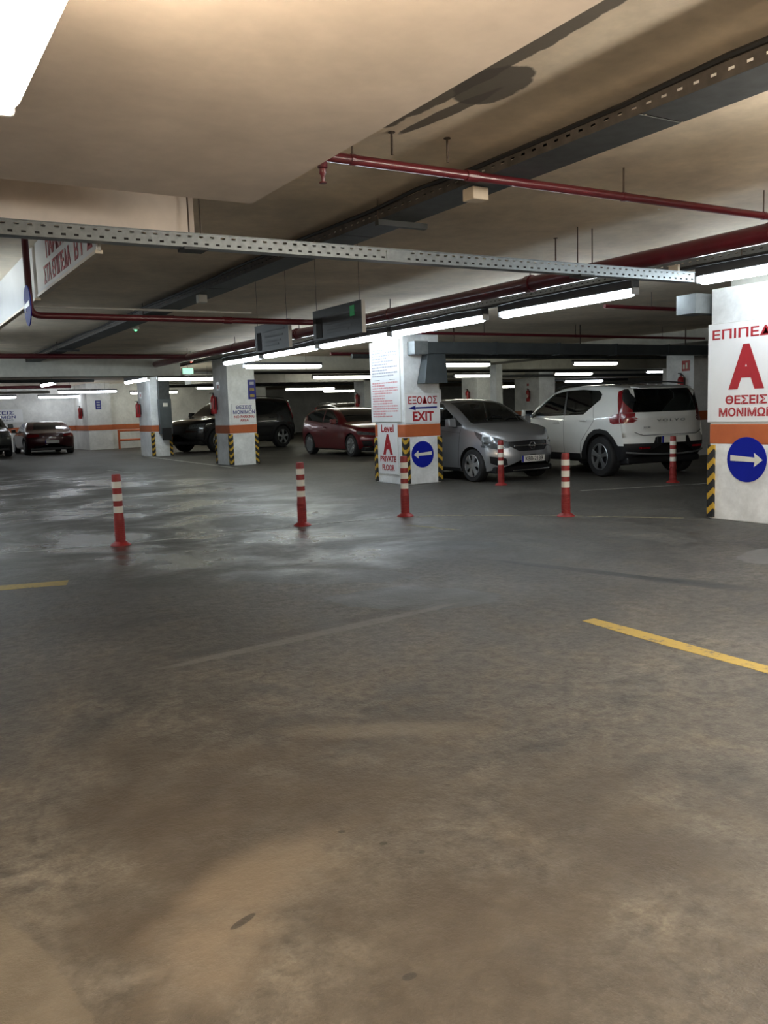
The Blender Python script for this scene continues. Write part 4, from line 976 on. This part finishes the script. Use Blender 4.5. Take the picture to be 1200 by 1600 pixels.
# ---- white compact utility car (tail towards -Y)
def car_suv(loc, rz, paint, label, txt, hi=True, glassm='tinted_glass', cladding='black_trim', letters=True, roof=True, name='suv_car'):
    L, W = 4.43, 1.87
    root = empty(name, loc, rz, label, 'car')
    S = Shell(L, W, [(.12, .90), (.35, .99), (.8, 1.06), (1.12, 1.10), (1.28, 1.18), (1.62, 1.40), (1.98, 1.575), (2.3, 1.635), (2.8, 1.652), (3.4, 1.635), (3.95, 1.585), (4.10, 1.555), (4.20, 1.40), (4.33, 1.16), (4.37, 1.06)],
              [(0, .92), (1.0, 1.03), (2.4, 1.06), (4.43, 1.10)], .30, [(0, .84), (.25, .93), (.7, .99), (1.3, 1), (3.3, 1), (3.9, .975), (4.43, .90)],
              [(.30, .10), (.45, .02), (.6, .0), (.78, .03), (.90, .12)], [(.30, 4.30), (.45, 4.40), (.58, 4.43), (.72, 4.41), (.78, 4.36), (1.06, 4.37)], .32, .24, .165, .10, .03, 96 if hi else 46, 18 if hi else 10, 20 if hi else 12)
    wh = [(.89, .36), (3.59, .36)]; ra = .415
    for sg in (1, -1):
        S.cut('wheel_cladding', cladding, 'sz', [(.36, .30), (.40, .45), (.46, .62), (.62, .80), (.80, .86), (.98, .86), (1.16, .80), (1.32, .62), (1.40, .40), (1.5, .36), (1.5, .30)], side(sg))
        S.cut('wheel_cladding', cladding, 'sz', [(3.0, .30), (3.02, .40), (3.14, .60), (3.28, .76), (3.44, .84), (3.60, .855), (3.80, .82), (3.96, .70), (4.06, .56), (4.5, .56), (4.5, .30)], lambda c, n, sg=sg: n.y*sg > .2 and c.x > 2.5)
        S.cut('sill_cladding', cladding, 'sz', [(1.5, .29), (1.5, .40), (3.0, .40), (3.0, .29)], side(sg))
        for s_, z in wh: S.cut('hole', None, 'sz', arch_poly(s_, z, ra), side(sg))
        S.cut('side_window', glassm, 'sz', [(1.42, 1.08), (1.50, 1.19), (2.02, 1.505), (2.40, 1.555), (2.46, 1.095)], side(sg))
        S.cut('side_window', glassm, 'sz', [(2.52, 1.095), (2.46, 1.558), (2.9, 1.565), (3.42, 1.53), (3.52, 1.46), (3.50, 1.37), (3.08, 1.11)], side(sg))
        S.cut('door_pillar', 'black_trim', 'sz', [(2.40, 1.555), (2.46, 1.095), (2.52, 1.095), (2.46, 1.558)], side(sg))
        S.cut('window_corner', 'black_trim', 'sz', [(1.22, 1.075), (1.48, 1.19), (1.40, 1.075)], side(sg))
        # tail lamp: upright beside the rear window and a foot running forward on the flank
        S.cut('rear_quarter_glass', 'dark_glass', 'sz', [(4.06, 1.13), (3.99, 1.32), (3.96, 1.50), (4.02, 1.535), (4.6, 1.535), (4.6, 1.13)], lambda c, n, sg=sg: n.y*sg > .25 and c.x > 3.7)
        S.cut('taillight_foot', 'lamp_red', 'sz', [(3.86, .965), (3.83, 1.06), (4.05, 1.12), (4.5, 1.13), (4.5, .975), (3.95, .935)], lambda c, n, sg=sg: n.y*sg > .45 and c.x > 3.6)
        S.cut('taillight_stem', 'lamp_red', 'sz', [(4.04, 1.12), (3.96, 1.36), (3.93, 1.50), (4.015, 1.515), (4.07, 1.36), (4.24, 1.13)], lambda c, n, sg=sg: n.y*sg > .45 and c.x > 3.7)
        S.cut('headlight', 'lamp_clear', 'yz', [(sg*.50, .74), (sg*.48, .86), (sg*.88, .90), (sg*.88, .78)], lambda c, n: n.x > .15 and c.x < .6)
    S.cut('windscreen', glassm, 'sy', [(1.24, -.72), (1.18, 0), (1.24, .72), (1.96, .60), (2.0, 0), (1.96, -.60)], lambda c, n: n.z > .3 and n.x > .1)
    S.cut('rear_window', 'tinted_glass' if hi else glassm, 'yz', [(-.70, 1.13), (-.60, 1.535), (.60, 1.535), (.70, 1.13)], lambda c, n: n.x < -.2 and c.x > 3.9)
    S.cut('rear_cladding', cladding, 'yz', [(-.98, .29), (-.98, .60), (-.40, .60), (-.36, .70), (.36, .70), (.40, .60), (.98, .60), (.98, .29)], lambda c, n: n.x < -.2 and c.x > 3.9)
    S.cut('front_cladding', cladding, 'yz', [(-.98, .29), (-.98, .46), (.98, .46), (.98, .29)], lambda c, n: n.x > .2 and c.x < .6)
    S.cut('grille', 'black_trim', 'yz', [(-.40, .58), (-.42, .84), (.42, .84), (.40, .58)], lambda c, n: n.x > .3 and c.x < .5)
    if roof: S.cut('roof_panel', 'roof_black', 'sy', [(2.15, -.50), (2.15, .50), (3.95, .48), (3.95, -.48)], lambda c, n: n.z > .8 and c.z > 1.5)
    S.emit(root, paint, inset={'side_window': .005, 'windscreen': .004, 'rear_window': .006, 'taillight_stem': -.004, 'taillight_foot': -.004})
    underbody(S, root, .24); interior(S, root, 1.2, 4.05, .80, .78); arches(S, root, wh, ra)
    for s_, z in wh:
        for sg in (1, -1): wheel(root, L/2-s_, sg*(W/2-.125), .36, .23, sg, .66, 5, 'alloy', .35)
    for sg in (1, -1):
        mirror_part(S, root, 1.40, 1.13, sg, paint, 'black_trim', 1.1)
        seam(S, root, [(1.24, 1.04), (1.30, .7), (1.34, .40)], sg); seam(S, root, [(2.49, 1.09), (2.52, .7), (2.50, .40)], sg); seam(S, root, [(3.34, 1.25), (3.42, 1.0), (3.30, .86), (3.05, .62), (3.0, .40)], sg)
        handle(S, root, 2.28, .96, sg, paint); handle(S, root, 3.12, 1.0, sg, paint)
        MB().tube([(L/2-s_, sg*(S.half(s_, S.top(s_)-.02)-.05), S.top(s_)+.028) for s_ in np.linspace(2.0, 3.9, 10)], .013, 8).build('roof_rail', 'black_trim', root, smooth=True)
    # spoiler, tailgate lines, plate recess, skid plate
    MB().add([(L/2-4.02, -.60, 1.585), (L/2-4.02, .60, 1.585), (L/2-4.02, -.58, 1.55), (L/2-4.02, .58, 1.55), (L/2-4.26, -.56, 1.545), (L/2-4.26, .56, 1.545), (L/2-4.26, -.56, 1.53), (L/2-4.26, .56, 1.53)],
             [(0,1,5,4), (2,6,7,3), (4,5,7,6), (0,4,6,2), (1,3,7,5), (0,2,3,1)]).build('spoiler', paint, root, bevel=.008)
    MB().tube([(L/2-4.395+.10*abs(y/.72)**3.2, y, .735 if abs(y) < .60 else .735+.5*(abs(y)-.60)) for y in np.linspace(-.72, .72, 21)], .006, 6).build('tailgate_seam', 'black_trim', root)
    MB().box(-L/2-.002, -L/2+.03, -.34, .34, .60, .71).build('plate_recess', 'black_trim', root, bevel=.01)
    MB().tube([(-L/2-.008+.24*abs(y/.86)**3.2, y, .40+.05*abs(y/.86)**2) for y in np.linspace(-.84, .84, 17)], .016, 8).build('skid_strip', 'alloy', root, smooth=True)
    for sg in (1, -1):
        MB().box(-.03, .02, -.10, .10, -.018, .018).build('rear_reflector', 'lamp_red', root, loc=(-L/2+.068, sg*.56, .52), bevel=.004)
    plate(root, -L/2-.008, 0, .655, -1, txt)
    if letters:
        text_mb('V O L V O', Vector((-L/2+.058, 0, .985)), (0,-1,0), EYu, .62, .045, .004, .02).build('lettering', 'alloy', root)
        text_mb('XC40', Vector((-L/2+.085, .50, .87)), (0,-1,0), EYu, .15, .030, .004, .02).build('lettering', 'alloy', root)
    if hi: seats(S, root, [(2.25, .40), (2.25, -.40), (3.15, .40), (3.15, -.40)], .55)
    return root
car_suv((12.25, 12.38, 0), PI/2-.14, 'paint_white', 'white utility car parked tail out beside the silver hatchback', '')

# ---- generic hatch / saloon for the cars farther away
def car_low(loc, rz, paint, label, L=4.32, W=1.80, H=1.43, txt='', kind='hatch', name='hatchback_car'):
    root = empty(name, loc, rz, label, 'car'); k = H/1.43; e = L-4.32
    if kind == 'hatch':
        top = [(.12, .72*k), (.4, .84*k), (1.0, .95*k), (1.25, .98*k), (1.6, 1.18*k), (2.05, 1.37*k), (2.5, H), (3.0, 1.425*k), (3.6+e, 1.36*k), (3.95+e, 1.24*k), (4.15+e, 1.02*k), (4.22+e, .90*k)]
        sw = [[(1.55, .98*k), (1.72, 1.13*k), (2.12, 1.33*k), (2.5, 1.375*k), (2.52, .985*k)], [(2.57, .985*k), (2.56, 1.375*k), (3.2, 1.345*k), (3.72, 1.22*k), (3.62, 1.06*k)]]
        rw = [(-.55, 1.0*k), (-.48, 1.28*k), (.48, 1.28*k), (.55, 1.0*k)]; ws = [(1.34, -.68), (1.28, 0), (1.34, .68), (2.06, .55), (2.1, 0), (2.06, -.55)]
    else:
        top = [(.12, .68*k), (.4, .82*k), (1.0, .92*k), (1.35, .96*k), (1.7, 1.14*k), (2.15, 1.37*k), (2.55, H), (2.9, 1.41*k), (3.3, 1.28*k), (3.75+e, 1.03*k), (4.0+e, .96*k), (4.18+e, .90*k), (4.22+e, .80*k)]
        sw = [[(1.6, .96*k), (1.8, 1.12*k), (2.2, 1.33*k), (2.7, 1.36*k), (3.15, 1.24*k), (3.4, 1.04*k), (2.6, .97*k)]]
        rw = [(-.58, 1.06*k), (-.46, 1.34*k), (.46, 1.34*k), (.58, 1.06*k)]; ws = [(1.42, -.68), (1.36, 0), (1.42, .68), (2.12, .55), (2.16, 0), (2.12, -.55)]
    S = Shell(L, W, top, [(0, .78*k), (1.2, .94*k), (2.5, .97*k), (L, 1.0*k)], .22, [(0, .84), (.3, .94), (.8, .99), (1.4, 1), (3.2, 1), (3.8+e, .97), (L, .88)],
              [(.22, .10), (.38, .02), (.5, .0), (.72*k, .12)], [(.22, L-.10), (.5, L), (.75, L-.02), (.9*k, L-.10)], .34, .30, .19, .10, .03, 60, 13, 16)
    wh = [(.80, .32), (3.48+e, .32)]; ra = .365
    for sg in (1, -1):
        for s_, z in wh: S.cut('hole', None, 'sz', arch_poly(s_, z, ra, 18), side(sg))
        for p in sw: S.cut('side_window', 'dark_glass', 'sz', p, side(sg))
        S.cut('headlight', 'lamp_clear', 'yz', [(sg*.42, .60*k), (sg*.44, .67*k), (sg*.86, .74*k), (sg*.86, .64*k)], lambda c, n: n.x > .12 and c.x < .6)
        S.cut('taillight', 'lamp_red', 'yz', [(sg*.45, .78*k), (sg*.45, .87*k), (sg*.9, .89*k), (sg*.9, .74*k)], lambda c, n: n.x < -.12 and c.x > L-.6)
        S.cut('air_intake', 'black_trim', 'yz', [(sg*.52, .30), (sg*.56, .46), (sg*.80, .46), (sg*.74, .30)], lambda c, n: n.x > .15 and c.x < .6)
    S.cut('windscreen', 'dark_glass', 'sy', ws, lambda c, n: n.z > .3 and n.x > .1)
    S.cut('rear_window', 'dark_glass', 'yz', rw, lambda c, n: n.x < -.2 and c.x > 2.7)
    S.cut('grille', 'black_trim', 'yz', [(-.36, .56*k), (-.38, .68*k), (.38, .68*k), (.36, .56*k)], lambda c, n: n.x > .3 and c.x < .5)
    S.cut('lower_intake', 'black_trim', 'yz', [(-.48, .26), (-.44, .42), (.44, .42), (.48, .26)], lambda c, n: n.x > .3 and c.x < .5)
    S.cut('diffuser', 'black_trim', 'yz', [(-.7, .22), (-.6, .36), (.6, .36), (.7, .22)], lambda c, n: n.x < -.3 and c.x > L-.5)
    S.emit(root, paint, inset={'grille': .01, 'lower_intake': .015, 'air_intake': .015})
    underbody(S, root, .17); arches(S, root, wh, ra)
    for s_, z in wh:
        for sg in (1, -1): wheel(root, L/2-s_, sg*(W/2-.12), .32, .21, sg, .70, 10, 'alloy', .1)
    for sg in (1, -1):
        mirror_part(S, root, 1.62, 1.0*k, sg, paint)
        if kind == 'hatch': seam(S, root, [(1.40, .93*k), (1.45, .6), (1.5, .28)], sg); seam(S, root, [(2.54, .98*k), (2.58, .6), (2.55, .28)], sg)
        handle(S, root, 2.36, .84*k, sg, paint)
    plate(root, -L/2-.006, 0, .55 if kind == 'hatch' else .50, -1, txt)
    if kind == 'hatch': plate(root, L/2+.006, 0, .46, 1, '')
    return root
car_low((12.70, 22.95, 0), -PI/2, 'paint_red', 'dark red hatchback parked nose towards the exit pillar', txt='')
car_suv((11.85, 30.9, 0), PI+.332, 'paint_black', 'black utility car standing crosswise behind the extinguisher pillar', '', False, 'dark_glass', 'black_trim', False, False).scale = (1.16, 1.16, 1.16)
car_low((6.1, 37.3, 0), PI/2, 'paint_maroon', 'low dark maroon sports car seen from behind at the far left', 4.25, 1.84, 1.30, 'IKH 4821'[:0], 'coupe', 'sports_car')
car_suv((3.75, 37.0, 0), -PI/2, 'paint_grey', 'grey utility car cut off by the left edge', '', False, 'dark_glass', 'black_trim', False, False)
car_low((21.0, 22.6, 0), PI, 'paint_black', 'black saloon car seen between the silver and the white car', 4.5, 1.82, 1.45, '', 'coupe', 'saloon_car')
car_suv((17.9, 32.6, 0), -PI/2, 'paint_black', 'dark car far behind the notice board pillar', '', False, 'dark_glass', 'black_trim', False, False)
car_low((31.5, 27.0, 0), PI/2, 'paint_black', 'distant dark car above the white car bonnet', 4.4, 1.8, 1.44, '', 'hatch')
